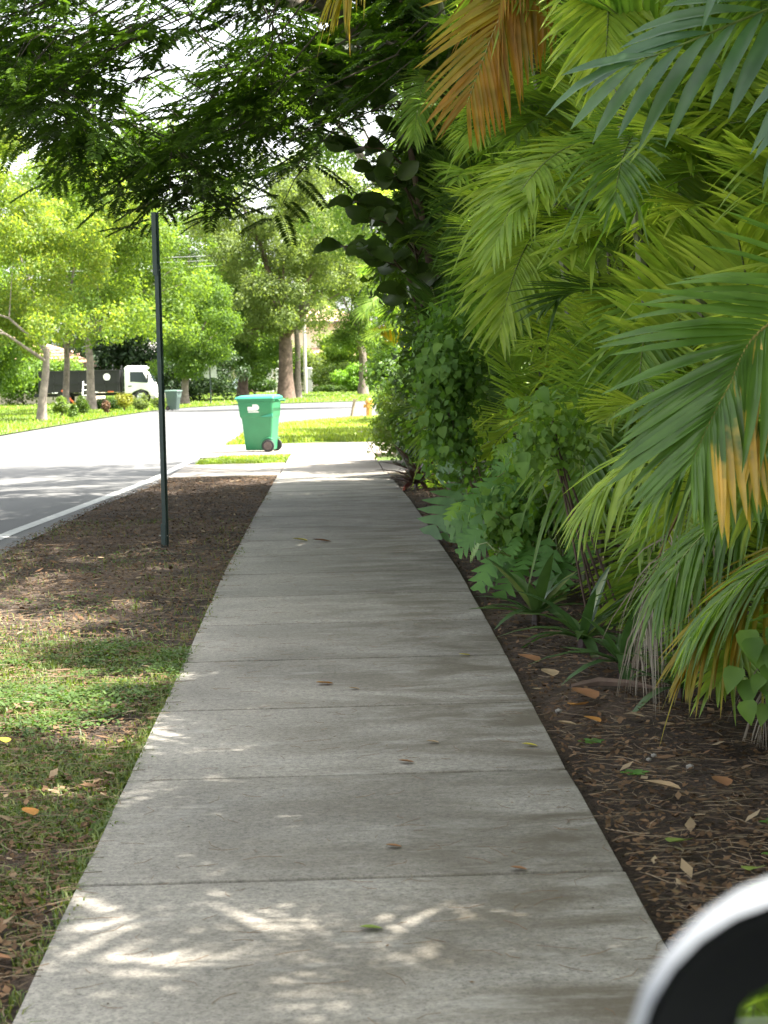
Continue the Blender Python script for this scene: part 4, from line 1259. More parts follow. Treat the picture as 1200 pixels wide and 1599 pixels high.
def low(px):
    """lowest foliage of the canopy by its place over the road, as height at 18 m"""
    return np.interp(px, [-3.1, -2.6, -2.2, -1.9, -1.2, -0.6, -0.2, 0.1, 0.5], [3.85, 3.5, 3.0, 2.75, 2.62, 2.72, 3.1, 3.5, 4.0])
CL = []
for i in range(64):
    Y = 17.4 + 6.6 * prg.random()
    u = -3.3 + 4.4 * prg.random()
    zl = 1.42 + (low(u) + 0.15 - 1.42) * Y / 18.0
    zt = 1.42 + 3.5 * Y / 18.0
    CL.append((u * Y / 18.0, Y, zl + (zt + 0.5 - zl) * (prg.random() if i < 46 else 0.3 * prg.random()), PI + (prg.random() - 0.5) * 3.4))
for i in range(500):
    X, Y, z, az = CL[i % len(CL)]
    X, Y, z = X + prg.gauss(0, 0.30), max(17.2, Y + prg.gauss(0, 0.35)), z + prg.gauss(0, 0.17)
    u = X * 18.0 / Y
    if z < 1.42 + (low(u) - 1.42) * Y / 18.0 - 0.05 or (abs(X - 0.2) < 0.4 and z > 4.25 and Y < 20.2 and prg.random() < 0.75):
        continue
    spray((X, Y, z), az + (prg.random() - 0.5) * 2.2, prg.randint(6, 9), 0.46)
near = sorted(range(len(leaf_jobs)), key=lambda i: leaf_jobs[i][0].y)[:299]
near = set(prg.sample(range(len(leaf_jobs)), 299))
# the unseen crown above the frame, spread for its shade
nvis = len(leaf_jobs)
for i in range(330):
    Y = 12.5 + 20.5 * prg.random()
    X = -5.0 + 9.0 * prg.random()
    z = 1.42 + 3.5 * Y / 18 + 0.3 + 2.6 * prg.random()
    spray((X, Y, z), prg.random() * 6.28, 9, 0.62)
for i in range(40):  # unseen sprays added overhead to cast shade on the near walk
    Y = 2.6 + 5.0 * prg.random()
    spray((0.7 + 2.5 * prg.random(), Y, max(4.7, 1.9 + 0.24 * Y) + 1.8 * prg.random()), prg.random() * 6.28, 9, 0.62)
for i, (p, d, L) in enumerate(leaf_jobs):
    if i in near:
        put_leaf('leaf', feath_me[i % 4], pt, p - PTL, d, L, (0, 0, 1), 1.0, M['poinciana_lit'] if prg.random() < 0.14 else None)
        continue
    x = d.cross(Vector((0, 0, 1))).normalized()
    z = x.cross(d)
    Rm = np.array([x, d, z])
    v, f = feath[i % 4]
    allV.append((v * L) @ Rm + np.array(p - PTL))
    allF.append(f + off)
    off += len(v)
link('foliage', np_mesh('foliage', np.concatenate(allV), np.concatenate(allF), [M['poinciana']]), pt)['kind'] = 'stuff'
twm.obj('branches', M['twigdark'], pt)['kind'] = 'stuff'

# ------------------------------------------------------------------ trees beyond
def tree(label, x, y, trunk, crown, n, size, mat, seed, bark='bark', group=None, name='street_tree', nb=40, br=1.0, limbs=6, lean=0.0, flare=1.35, extra=()):
    """trunk: (radius, height); crown: (centre, radii)"""
    rg = random.Random(seed)
    t = thing(name, label, 'tree', (x, y, 0), 0, group)
    r, h = trunk
    m = MB()
    top = (lean * h, 0, h)
    m.tube([(0, 0, -0.1), (0.0, 0, 0.15), (lean * h * 0.2, 0, h * 0.3), (lean * h * 0.6 + 0.05, 0.03, h * 0.7), top], [r * flare * 1.15, r * flare, r, r * 0.9, r * 0.75], 10)
    C, Rr = blobs(crown[0], crown[1], nb, br, seed)
    C2, R2 = blobs((crown[0][0], crown[0][1] - crown[1][1] * 0.45, crown[0][2] - crown[1][2] * 0.72), (crown[1][0] * 0.92, crown[1][1] * 0.6, crown[1][2] * 0.34), nb // 3, br * 0.75, seed + 5)
    C, Rr = np.concatenate([C, C2]), np.concatenate([Rr, R2])
    for e in extra:
        C2, R2 = blobs(e[0], e[1], e[2], br, seed + 1)
        C, Rr = np.concatenate([C, C2]), np.concatenate([Rr, R2])
    C = C - np.array([x, y, 0])
    for i in range(limbs):
        q = Vector(C[rg.randrange(len(C))])
        s = Vector(top) - Vector((0, 0, h * 0.25 * rg.random()))
        mid = s.lerp(q, 0.45) + Vector((0, 0, 0.12 * (q - s).length))
        m.tube([s, mid, q], [r * 0.5, r * 0.3, r * 0.08], 7)
        q3 = Vector(C[rg.randrange(len(C))])
        m.tube([mid, mid.lerp(q3, 0.6)], [r * 0.22, r * 0.06], 6)
    m.obj('trunk', M[bark], t, smooth=True)
    V, F = leaf_cloud(C, Rr, int(n * 1.5), size * 0.8, 0.55, 0.68)
    link('crown', np_mesh('crown', V, F, [M[mat]]), t)['kind'] = 'stuff'
    return t
GT = 'street trees across the road'
tree('yellow green street tree with a forked pale trunk at the left lawn edge', -10.4, 71.9, (0.145, 2.6), ((-11.0, 73, 6.6), (4.6, 4.2, 4.5)), 24000, 0.17, 't_yel', 801, 'bark_pale', GT, lean=0.10, br=0.8, limbs=3)
tree('street tree with a slim brown trunk between two lawn bushes', -11.45, 86.5, (0.14, 3.2), ((-10.0, 86, 7.4), (4.4, 3.6, 4.9)), 22000, 0.19, 't_yel', 802, 'bark', GT, lean=0.03, br=0.9)
tree('street tree with a whitish trunk in front of the black truck body', -11.3, 94.5, (0.19, 3.4), ((-8.2, 95, 8.6), (4.4, 3.8, 5.6)), 24000, 0.2, 't_yel', 803, 'bark_pale', GT, lean=-0.03, br=1.0)
tree('round crowned small tree between the grey bin and the twin signs', -7.7, 105.7, (0.2, 2.0), ((-7.2, 106, 4.6), (2.6, 2.3, 3.1)), 16000, 0.16, 't_yel', 804, 'bark', None, br=0.6)
tree('bushy green tree standing behind the twin signs', -5.6, 128, (0.35, 2.0), ((-5.0, 128, 5.2), (3.6, 2.6, 4.1)), 18000, 0.2, 't_green', 805, 'bark_brown', None, br=0.75)
tree('big old tree with a thick brown trunk and grey green crown beyond the bin', -2.75, 124.5, (0.46, 4.6), ((-3.4, 124, 9.6), (5.4, 4.4, 6.2)), 34000, 0.22, 't_grey', 806, 'bark_brown', None, br=1.0, nb=60, limbs=9, flare=1.3)
tree('thick dark trunked tree behind the low round bush', -7.3, 176, (0.7, 4.2), ((-8.0, 176, 9.0), (4.6, 4.0, 4.6)), 12000, 0.32, 't_green', 807, 'bark_brown', None, br=1.2)
tree('slender trunked tree right beside the big old tree', -2.05, 127.5, (0.2, 4.4), ((0.6, 128, 11.0), (3.8, 3.0, 4.6)), 16000, 0.24, 't_grey', 808, 'bark', None, br=1.0)
tree('pale leafy tree leaning over the bright hedge near the gate pillar', 2.3, 138, (0.3, 3.2), ((1.8, 138, 7.0), (3.0, 2.6, 4.6)), 18000, 0.2, 't_yel', 809, 'bark', None, br=0.8)
tree('dark feathery tree silhouetted far behind the sign post', -11.8, 190, (0.5, 7.0), ((-11.2, 190, 9.5), (3.6, 3.4, 4.6)), 9000, 0.28, 't_dark', 810, 'bark_brown', None, br=1.0)
tree('green tree rising over the hedge top beyond the driveways', 4.2, 86, (0.3, 5.0), ((2.4, 86, 11.0), (4.2, 3.2, 5.2)), 16000, 0.2, 't_green', 811, 'bark', None, br=0.9)
FARL = ['at the far left beyond the lawn', 'second from the far left', 'behind the forked street tree', 'behind the brown roofed house', 'behind the white walled house', 'rising behind the cream house',
        'right of the cream house', 'behind the pale leafy tree by the gate', 'at the far right behind the hedge', 'highest above the peach roofs', 'farthest behind the truck']
GTB = 'trees in the far background'
for i, (x, y, rx, rz, cz, mt) in enumerate([(-42, 150, 8, 12, 12, 't_green'), (-33, 160, 7, 12, 12, 't_grey'), (-26, 146, 6, 10.5, 11.5, 't_yel'), (-19.5, 162, 5, 10.5, 12, 't_green'), (-15, 215, 7, 9, 11, 't_green'),
                                           (-3, 225, 8, 10, 14, 't_green'), (7, 215, 9, 12, 13, 't_grey'), (9, 165, 6, 10, 10, 't_green'), (19, 190, 9, 12, 12, 't_green'), (-1.0, 250, 8, 10, 18, 't_grey'), (-20, 245, 9, 9, 13, 't_green')]):
    tree('leafy background tree ' + FARL[i], x, y, (0.35, 3.5), ((x, y, cz), (rx, 4, rz)), 17000, 0.34, mt, 830 + i, 'bark_brown', GTB, nb=44, br=1.5, name='background_tree')
# tall leafy screens at the left edge
broad_shrub('tall dense green hedge tree at the left edge behind the lawn', -13.2, 77, (-13.2, 77, 3.1), (2.1, 3.2, 3.3), 18000, 0.16, 't_green', 850, 40, 0.7, cat='hedge', name='tall_hedge')
broad_shrub('tall green hedge left of the black truck', -18.6, 122, (-18.4, 121.5, 1.6), (5.0, 1.8, 1.9), 15000, 0.2, 't_green', 851, 40, 0.9, cat='hedge', name='tall_hedge')
broad_shrub('dark hedge behind the grey bin and the round crowned tree', -7.2, 119, (-7.6, 119.5, 1.5), (3.4, 1.6, 1.8), 13000, 0.16, 't_dark', 852, 40, 0.6, cat='hedge', name='tall_hedge')
broad_shrub('clipped bright hedge right of the white gate pillar', 0.9, 166, (1.0, 166, 1.25), (3.0, 1.4, 1.35), 14000, 0.17, 'shrub_lit', 853, 40, 0.6, cat='hedge', name='hedge')
broad_shrub('leafy bright shrub in front of the clipped hedge at its right end', 2.2, 150, (2.1, 150, 1.1), (1.8, 1.4, 1.3), 9000, 0.2, 'lobed_young', 854, 24, 0.5)
broad_shrub('low edging hedge along the lawn under the bright hedge', 1.0, 160, (1.0, 160, 0.28), (2.8, 0.5, 0.3), 7000, 0.12, 'shrub', 855, 30, 0.26, cat='hedge', name='hedge')
broad_shrub('round dark bush left of the big old tree, before the gate pillars', -5.6, 150, (-5.6, 150, 0.9), (1.8, 1.2, 0.95), 9000, 0.15, 'shrub', 856, 26, 0.45)
for k, (x, y, h) in enumerate([(-31, 122, 5.5), (-24, 139, 6.5), (-16.5, 158, 6.5), (-9.5, 160, 5.5), (-12.6, 128, 3.4), (2.6, 182, 3.4), (-6.4, 186, 3.0), (-0.6, 187, 2.2)]):
    broad_shrub(['leafy screen of trees at the far left behind the lawn', 'leafy screen behind the brown roofed house', 'leafy screen behind the white walled house', 'leafy screen left of the big old tree', 'leafy tree screen beside the truck cab', 'bright leafy tree screen before the cream house right of the gate', 'green tree screen before the cream house left of the gate', 'low leafy screen under the peach eaves'][k], x, y, (x, y, h), (4.6, 3, h), 15000, 0.26, ['t_yel', 't_green', 't_green', 't_yel', 't_dark', 't_yel', 't_green', 't_grey'][k], 870 + k, 50, 1.1, cat='hedge', name='tall_hedge')
# clipped bushes on the lawn across the road
for (lab, x, y, w, h, mt) in [('round green bush at the foot of the forked street tree', -10.45, 77.5, 0.40, 0.75, 'shrub_lit'), ('small round bush right of the slim brown trunk', -9.6, 74.8, 0.24, 0.52, 'shrub_lit'),
                              ('taller green bush left of the whitish trunk', -10.3, 83.0, 0.36, 0.82, 'shrub_lit'), ('small reddish bush between the whitish trunk and golden bush', -9.4, 83.5, 0.17, 0.6, 'bush_red'),
                              ('golden yellow rounded bush in front of the truck', -9.15, 88.5, 0.42, 0.86, 'bush_yel'), ('grey green rounded bush by the truck front wheel', -8.55, 90.5, 0.40, 0.7, 't_grey'),
                              ('low dark bush behind the golden bush', -9.9, 92, 0.5, 0.5, 'shrub'), ('low bush right of the truck bumper', -8.0, 94, 0.4, 0.48, 't_grey'), ('low bush under the truck body', -10.9, 96, 0.5, 0.55, 'shrub')]:
    broad_shrub(lab, x, y, (x, y, h * 0.55), (w, w, h * 0.55), 2600, 0.075, mt, int(abs(x * 100 + y)), 16, w * 0.5, 'bushes on the lawn across the road', 'bush', 'lawn_bush', 2)

# ------------------------------------------------------------------ sign post on the verge
sp = thing('sign_post', 'tall thin dark green metal sign post without a sign on the verge', 'post', (-1.43, 16.7, 0), R(75))
def uchan(b, z0, z1, w, d, t=0.006, x=0.0, y=0.0):
    b.box((x, y, (z0 + z1) / 2), (w, t, z1 - z0))
    for s in (-1, 1):
        b.box((x + s * (w / 2 - t / 2), y - d / 2 - t / 2 + 0.001, (z0 + z1) / 2), (t, d, z1 - z0))
        b.box((x + s * (w / 2 + 0.006), y - d - t / 2, (z0 + z1) / 2), (0.016, t, z1 - z0))
m = MB()
uchan(m, -0.3, 2.36, 0.038, 0.03)
m.obj('post', M['post'], sp, bevel=0.001)
m = MB()
uchan(m, -0.3, 0.20, 0.044, 0.034, y=0.012)
m.obj('ground_stub', M['post'], sp, bevel=0.001)
m = MB()
uchan(m, 2.28, 2.80, 0.05, 0.034, y=0.012)
m.obj('upper_section', M['post'], sp, bevel=0.001)
for z in (0.10, 2.32):
    m = MB()
    m.tube([(0, -0.035, z), (0, 0.04, z)], 0.006, 6)
    m.obj('bolt', M['chrome'], sp)

# ------------------------------------------------------------------ bins
def bin_(label, loc, rz, mats, emblem, scale=1.0):
    t = thing('wheelie_bin', label, 'bin', loc, rz)
    t.scale = (scale,) * 3
    def ring(z, x0, x1, hy, r=0.05):
        return [(x, y, z) for x, y in rrect((x0 + x1) / 2, 0, (x1 - x0) / 2, hy, r)]
    m = MB()
    m.loft([ring(0.03, -0.25, 0.22, 0.21), ring(0.05, -0.265, 0.24, 0.225), ring(0.62, -0.315, 0.285, 0.265), ring(0.645, -0.335, 0.29, 0.275), ring(0.665, -0.345, 0.30, 0.283),
            ring(0.92, -0.375, 0.315, 0.300), ring(0.945, -0.375, 0.315, 0.300), ring(0.95, -0.395, 0.335, 0.318), ring(0.985, -0.395, 0.335, 0.318)])
    m.obj('body', mats[0], t, smooth=True)
    m = MB()
    m.loft([ring(0.985, -0.42, 0.345, 0.33), ring(1.0, -0.425, 0.35, 0.335), ring(1.03, -0.40, 0.345, 0.32), ring(1.055, -0.32, 0.31, 0.25), ring(1.065, -0.15, 0.2, 0.13)])
    m.box((-0.43, 0, 0.992), (0.05, 0.3, 0.02))
    m.obj('lid', mats[1], t, smooth=True)
    m = MB()
    for s in (-1, 1):
        m.box((0.365, s * 0.2, 0.955), (0.1, 0.03, 0.045))
    m.tube([(0.405, -0.24, 0.965), (0.405, 0.24, 0.965)], 0.014, 8)
    m.obj('handle', mats[0], t)
    # moulded gusset under the handle and the wheel recess ribs
    m = MB()
    m.prism([(0.06, 0.655), (0.30, 0.72), (0.30, 0.655)], 'y', -0.305, -0.27)
    m.obj('gusset', mats[1], t)
    m = MB()
    m.tube([(0.20, -0.29, 0.12), (0.20, 0.29, 0.12)], 0.012, 8)
    m.obj('axle', M['chrome'], t)
    arch = MB()
    for s in (-1, 1):
        pts = [(0.20 + 0.15 * math.cos(a), s * 0.243, 0.11 + 0.15 * math.sin(a)) for a in np.linspace(R(55), R(200), 10)]
        arch.tube(pts, 0.014, 6)
    arch.obj('wheel_arch', mats[0], t)
    for s in (-1, 1):
        m = MB()
        m.tube([(0.20, s * 0.245, 0.115), (0.20, s * 0.30, 0.115)], 0.115, 24)
        w = m.obj('wheel', M['rubber'], t, bevel=0.008, smooth=True)
        m = MB()
        m.tube([(0.20, s * 0.30, 0.115), (0.20, s * 0.306, 0.115)], 0.078, 20)
        for k in range(8):
            a = k * PI / 4
            m.box((0.20 + 0.045 * math.cos(a), s * 0.309, 0.115 + 0.045 * math.sin(a)), (0.06, 0.008, 0.012), rot=Matrix.Rotation(-a, 3, 'Y'))
        m.obj('hub', M['hubm'], w)
    if emblem:
        # white print: a bar running into a thick D shaped bow, a line below
        def outl():
            P = [(-0.115, 0.045), (-0.02, 0.045), (-0.02, 0.088), (0.045, 0.088)]
            P += [(0.045 + 0.062 * math.sin(a), 0.031 + 0.057 * math.cos(a)) for a in np.linspace(0.2, PI, 12)]
            P += [(-0.115, -0.026)]
            return P
        y0, y1 = 0.293, 0.2925
        m = MB()
        sl = (0.300 - 0.283) / (0.92 - 0.665)
        def pt2(p, o):
            z = 0.80 + p[1]
            return (p[0] - 0.06, -(0.283 + sl * (z - 0.665)) - o, z)
        for O in (outl(), [(-0.105, -0.06), (0.10, -0.06), (0.10, -0.040), (-0.105, -0.040)]):
            n = len(O)
            m.add([pt2(p, 0.0015) for p in O] + [pt2(p, 0.004) for p in O], [tuple(range(n)), tuple(range(n, 2 * n))] + [(i, (i + 1) % n, n + (i + 1) % n, n + i) for i in range(n)])
        m.obj('emblem', M['white_print'], t)
    return t
bin_('green wheeled bin with white emblem standing on the driveway by the road', (-1.30, 37.3, 0.01), R(-14), (M['binplastic'], M['binlid']), True)
bin_('grey green wheeled bin across the road beside the white truck', (-7.05, 89.5, -0.02), R(160), (M['bingrey'], M['bingrey']), False, 0.86)

# ------------------------------------------------------------------ fire hydrant and stake
hy = thing('fire_hydrant', 'small yellow fire hydrant in the grass beyond the hedge', 'hydrant', (1.27, 65.3, -0.01))
def lathe(prof, n=14):
    return [[(r * math.cos(2 * PI * k / n), r * math.sin(2 * PI * k / n), z) for k in range(n)] for r, z in prof]
m = MB()
m.loft(lathe([(0.15, 0), (0.15, 0.04), (0.10, 0.05), (0.095, 0.46), (0.13, 0.47), (0.13, 0.50), (0.11, 0.51)]))
m.obj('barrel', M['hydrant'], hy, smooth=True)
m = MB()
m.loft(lathe([(0.12, 0.51), (0.11, 0.57), (0.06, 0.63), (0.03, 0.635), (0.03, 0.68)]))
m.obj('bonnet', M['hydrant'], hy, smooth=True)
for a in (PI, 0, -PI / 2):
    m = MB()
    c, s = math.cos(a), math.sin(a)
    m.tube([(0.08 * c, 0.08 * s, 0.38), (0.15 * c, 0.15 * s, 0.38)], 0.055, 10)
    m.tube([(0.15 * c, 0.15 * s, 0.38), (0.18 * c, 0.18 * s, 0.38)], 0.065, 8)
    m.obj('nozzle', M['hydrant'], hy, smooth=True)
st = thing('stake', 'leaning weathered wooden stake in the grass left of the hydrant', 'stake', (0.66, 64.0, 0))
m = MB()
m.tube([(-0.03, 0, -0.15), (0.13, 0, 0.62)], 0.045, 6)
m.obj('wood_post', M['wood'], st)
m = MB()
m.box((0.14, 0, 0.6), (0.14, 0.09, 0.05))
m.obj('top_board', M['wood'], st)

# ------------------------------------------------------------------ truck
tr = thing('truck', 'white cabbed tipper truck with black body parked across the road', 'truck', (-13.3, 116.5, -0.02))
def rprofile(m, poly, y0, y1):
    m.prism(poly, 'y', y0, y1)
m = MB()
rprofile(m, [(1.42, 0.62), (1.42, 2.10), (1.60, 2.22), (2.55, 2.20), (2.72, 2.08), (3.12, 1.15), (3.18, 0.95), (3.18, 0.42), (2.9, 0.42), (2.75, 0.72), (2.35, 0.86), (1.95, 0.72), (1.85, 0.62)], -0.98, 0.98)
cab = m.obj('cab', M['white_paint'], tr, bevel=0.06, smooth=True)
m = MB()
rprofile(m, [(1.75, 1.28), (1.75, 1.86), (2.50, 1.86), (2.80, 1.25), (2.72, 1.20), (2.1, 1.26)], -0.995, -0.975)
m.obj('side_window', M['glass'], cab, bevel=0.004)
m = MB()
m.box((2.93, 0, 1.62), (0.02, 1.7, 0.8), rot=Matrix.Rotation(R(-24), 3, 'Y'))
m.obj('windshield', M['glass'], cab)
m = MB()
m.box((1.74, -0.995, 1.04), (0.2, 0.03, 0.06))
m.obj('door_handle', M['black'], cab)
m = MB()
m.tube([(2.72, -0.95, 1.75), (2.82, -1.15, 1.75), (2.80, -1.15, 1.35)], 0.018, 6)
m.box((2.78, -1.16, 1.5), (0.08, 0.16, 0.36))
m.obj('wing_mirror', M['black'], cab, bevel=0.01)
for s in (-1, 1):
    m = MB()
    m.box((3.20, s * 0.7, 0.78), (0.03, 0.34, 0.2))
    m.obj('headlight', M['sheet_metal'], cab, bevel=0.01)
m = MB()
m.box((3.22, 0, 0.46), (0.14, 1.9, 0.24))
m.obj('bumper', M['white_paint'], tr, bevel=0.03)
m = MB()
m.box((-0.6, 0, 0.60), (6.6, 0.8, 0.18))
m.obj('chassis', M['black'], tr)
m = MB()
m.box((-1.2, 0, 1.34), (4.7, 2.0, 1.25))
tb = m.obj('tipper_body', M['truckbody'], tr, bevel=0.03)
for x in np.linspace(-3.4, 1.0, 7):
    m = MB()
    m.box((x, -1.02, 1.33), (0.07, 0.05, 1.2))
    m.obj('rib', M['truckbody'], tb)
m = MB()
m.box((-1.2, -1.02, 1.97), (4.74, 0.08, 0.08))
m.box((-1.2, -1.02, 1.25), (4.7, 0.05, 0.06))
m.obj('rail', M['truckbody'], tb)
m = MB()
m.tube([(0.42, -1.05, 1.60), (0.42, -1.03, 1.60)], 0.20, 24)
m.obj('round_emblem', M['white_print'], tb)
for x in (-2.6, -0.3, 0.62):
    m = MB()
    m.box((x, -1.03, 0.74), (0.34, 0.02, 0.06))
    m.obj('reflector', M['orange_plastic'] if x > 0.5 else M['white_print'], tb)
m = MB()
m.tube([(1.25, -0.8, 0.7), (1.25, -0.8, 2.25)], 0.04, 8)
m.obj('exhaust_stack', M['black'], tr)
for x in (2.35, -2.1):
    for s in (-1, 1):
        m = MB()
        m.tube([(x, s * 0.70, 0.40), (x, s * 0.96, 0.40)], 0.40, 24)
        w = m.obj('wheel', M['rubber'], tr, bevel=0.03, smooth=True)
        m = MB()
        m.tube([(x, s * 0.95, 0.40), (x, s * 0.975, 0.40)], 0.22, 18)
        m.obj('rim', M['sheet_metal'], w)
la = thing('ladder', 'small white ladder leaning against the black truck body', 'ladder', (-14.25, 114.9, 0))
for dx in (0.0, 0.42):
    m = MB()
    m.tube([(dx, -0.3, 0), (dx + 0.02, 0.42, 1.35)], 0.035, 6)
    m.obj('rail', M['white_print'], la)
for k in range(4):
    m = MB()
    z = 0.25 + 0.3 * k
    m.tube([(0, -0.3 + 0.53 * z, z), (0.42, -0.3 + 0.53 * z, z)], 0.025, 6)
    m.obj('rung', M['white_print'], la)
pk = thing('plank', 'orange brown plank leaning on the truck left of the ladder', 'plank', (-14.9, 114.8, 0))
m = MB()
m.box((-0.15, 0.15, 0.45), (0.1, 0.04, 1.15), rot=Matrix.Rotation(R(-42), 3, 'Y'))
m.obj('board', M['orange_plastic'], pk)

# ------------------------------------------------------------------ twin road signs
sg = thing('road_sign', 'thin post with two blank white sign plates by the bend', 'sign', (-6.35, 106.0, 0))
m = MB()
m.tube([(0, 0, -0.2), (0, 0, 2.0)], 0.035, 8)
m.obj('post', M['post'], sg)
for dx in (-0.19, 0.19):
    m = MB()
    m.box((dx, -0.05, 1.72), (0.30, 0.02, 0.62))
    m.obj('plate', M['sheet_metal'], sg, bevel=0.004)

# ------------------------------------------------------------------ gate pillars, gate, parked car, houses
for lab, x, y, w in [('white gate pillar right of the big old tree', -1.82, 168.5, 0.8), ('white gate pillar left of the big trunk, the left one of two', -5.15, 170, 0.75), ('white gate pillar closest to the left of the big trunk', -4.35, 172.5, 0.7)]:
    t = thing('gate_pillar', lab, 'pillar', (x, y, 0), 0, 'white gate pillars')
    m = MB()
    m.box((0, 0, 0.93), (w * 0.86, w * 0.86, 1.9))
    m.obj('shaft', M['stucco'], t, bevel=0.02)
    m = MB()
    m.box((0, 0, 1.94), (w, w, 0.12))
    m.box((0, 0, 2.03), (w * 0.8, w * 0.8, 0.08))
    m.obj('cap', M['stucco'], t, bevel=0.02)
gt = thing('iron_gate', 'dark iron gate between the white pillars', 'gate', (-3.1, 170.6, 0))
for k in range(13):
    m = MB()
    m.tube([(-0.9 + 0.15 * k, 0, 0.05), (-0.9 + 0.15 * k, 0, 1.7)], 0.018, 5)
    m.obj('bar', M['black'], gt)
m = MB()
for z in (0.15, 1.55):
    m.box((0, 0.0, z), (1.9, 0.05, 0.06))
m.obj('cross_rail', M['black'], gt)
cr = thing('parked_car', 'pale blue parked car half hidden behind the round dark bush', 'car', (-6.9, 174, 0), R(20))
m = MB()
m.prism([(-2.1, 0.35), (-2.15, 0.85), (-1.5, 0.98), (-0.9, 1.45), (0.7, 1.47), (1.4, 0.98), (2.1, 0.85), (2.15, 0.4)], 'y', -0.85, 0.85)
m.obj('body', M['bluecar'], cr, bevel=0.08, smooth=True)
m = MB()
m.prism([(-1.3, 0.98), (-0.85, 1.38), (0.65, 1.40), (1.15, 0.98)], 'y', -0.86, 0.86)
m.obj('window', M['glass'], cr)
for x in (-1.3, 1.3):
    for s in (-1, 1):
        m = MB()
        m.tube([(x, s * 0.7, 0.32), (x, s * 0.87, 0.32)], 0.32, 18)
        m.obj('wheel', M['rubber'], cr, smooth=True, bevel=0.02)

def house(label, x0, x1, y0, y1, eave, ridge, wallm, roofm, wins, two=None):
    cx, cy = (x0 + x1) / 2, (y0 + y1) / 2
    t = thing('house', label, 'house', (cx, cy, 0))
    def wall_part(a0, a1, b0, b1, z0, z1):
        m = MB()
        m.box(((a0 + a1) / 2 - cx, (b0 + b1) / 2 - cy, (z0 + z1) / 2), (a1 - a0, b1 - b0, z1 - z0))
        return m.obj('wall', M[wallm], t)
    def roof_part(a0, a1, b0, b1, e, r, ov=0.7):
        a0, a1, b0, b1 = a0 - ov - cx, a1 + ov - cx, b0 - ov - cy, b1 + ov - cy
        hw = min((a1 - a0), (b1 - b0)) / 2
        ym = (b0 + b1) / 2
        m = MB()
        m.add([(a0, b0, e), (a1, b0, e), (a1, b1, e), (a0, b1, e), (a0 + hw, ym, r), (a1 - hw, ym, r), (a0, b0, e - 0.02), (a1, b0, e - 0.02), (a1, b1, e - 0.02), (a0, b1, e - 0.02)],
              [(0, 1, 5, 4), (1, 2, 5), (2, 3, 4, 5), (3, 0, 4), (6, 7, 1, 0), (7, 8, 2, 1), (8, 9, 3, 2), (9, 6, 0, 3), (9, 8, 7, 6)])
        rf = m.obj('roof', M[roofm], t)
        m = MB()
        for k in range(1, 9):
            q = k / 9
            z = e + (r - e) * q
            yy = b0 + (ym - b0) * q
            xa, xb = a0 + hw * q, a1 - hw * q
            m.box(((xa + xb) / 2, yy, z + 0.02), (xb - xa, 0.12, 0.06))
        m.obj('tile_course', M[roofm], rf)
        m = MB()
        m.box(((a0 + a1) / 2, b0 - 0.03, e - 0.16), (a1 - a0, 0.05, 0.28))
        m.obj('fascia', M['fascia'], rf)
    w = wall_part(x0, x1, y0, y1, 0, eave)
    roof_part(x0, x1, y0, y1, eave, ridge)
    if two:
        a0, a1, e2, r2_ = two
        wall_part(a0, a1, y0 + 1.5, y1 - 0.5, eave + 0.01, e2)
        roof_part(a0, a1, y0 + 1.5, y1 - 0.5, e2, r2_)
    for (wx, wz, ww, wh) in wins:
        m = MB()
        m.box((wx - cx, y0 - cy - 0.03, wz), (ww + 0.2, 0.08, wh + 0.2))
        fr = m.obj('window', M['stucco'], t)
        m = MB()
        m.box((wx - cx, y0 - cy - 0.075, wz), (ww, 0.02, wh))
        m.obj('pane', M['window'], fr)
    return t
house('cream house with peach tiled roofs behind the gate pillars', -9.5, 6.0, 192, 204, 3.2, 5.6, 'cream', 'tile', [(-3.6, 1.6, 1.3, 1.5), (-0.6, 1.6, 1.3, 1.5), (2.4, 1.6, 1.3, 1.5), (-6.5, 1.6, 1.3, 1.5)], (-4.5, 3.5, 6.6, 8.4))
house('house with a brown tiled roof behind the black truck', -27, -15.3, 126, 136, 2.55, 4.4, 'cream', 'tile_brown', [(-17.5, 1.5, 1.2, 1.1), (-20.5, 1.5, 1.2, 1.1)])
house('white walled house with a grey roof behind the truck cab', -15.0, -10.5, 140, 150, 2.75, 4.2, 'stucco', 'tile_grey', [(-13.4, 1.7, 0.9, 1.0), (-11.8, 1.7, 0.9, 1.0)])

# utility pole and cables
up_ = thing('utility_pole', 'pale slim utility pole right of the big old tree', 'pole', (-1.85, 152, 0))
m = MB()
m.tube([(0, 0, -0.3), (0, 0, 5.5), (0, 0, 11.2)], [0.14, 0.12, 0.10], 10)
m.obj('pole', M['pole_grey'], up_, smooth=True)
m = MB()
m.box((0, 0, 10.75), (0.12, 1.6, 0.12))
m.obj('cross_arm', M['wood'], up_)
for px in (-48, 44):
    t = thing('utility_pole', 'utility pole far to the side carrying the ' + ('left' if px < 0 else 'right') + ' end of the cables', 'pole', (px, 152, 0), 0, 'outer utility poles')
    m = MB()
    m.tube([(0, 0, -0.3), (0, 0, 11.2)], [0.14, 0.10], 10)
    m.obj('pole', M['pole_grey'], t, smooth=True)
for k, (dy, dz, lab) in enumerate([(-0.7, 10.82, 'grey overhead cable, the top one of three'), (0.7, 10.55, 'grey overhead cable, the middle one of three'), (0.0, 10.1, 'grey overhead cable, the lowest of three')]):
    m = MB()
    P = []
    for a, c in ((-48, -1.85), (-1.85, 44)):
        for q in np.linspace(0, 1, 12):
            P.append((a + (c - a) * q, 152 + dy, dz - 0.9 * 4 * q * (1 - q) * 0.5))
    m.tube(P[:12] + P[13:], 0.018, 5)
    tag(m.obj('overhead_cable', M['wire']), lab, 'cable', 'overhead cables')

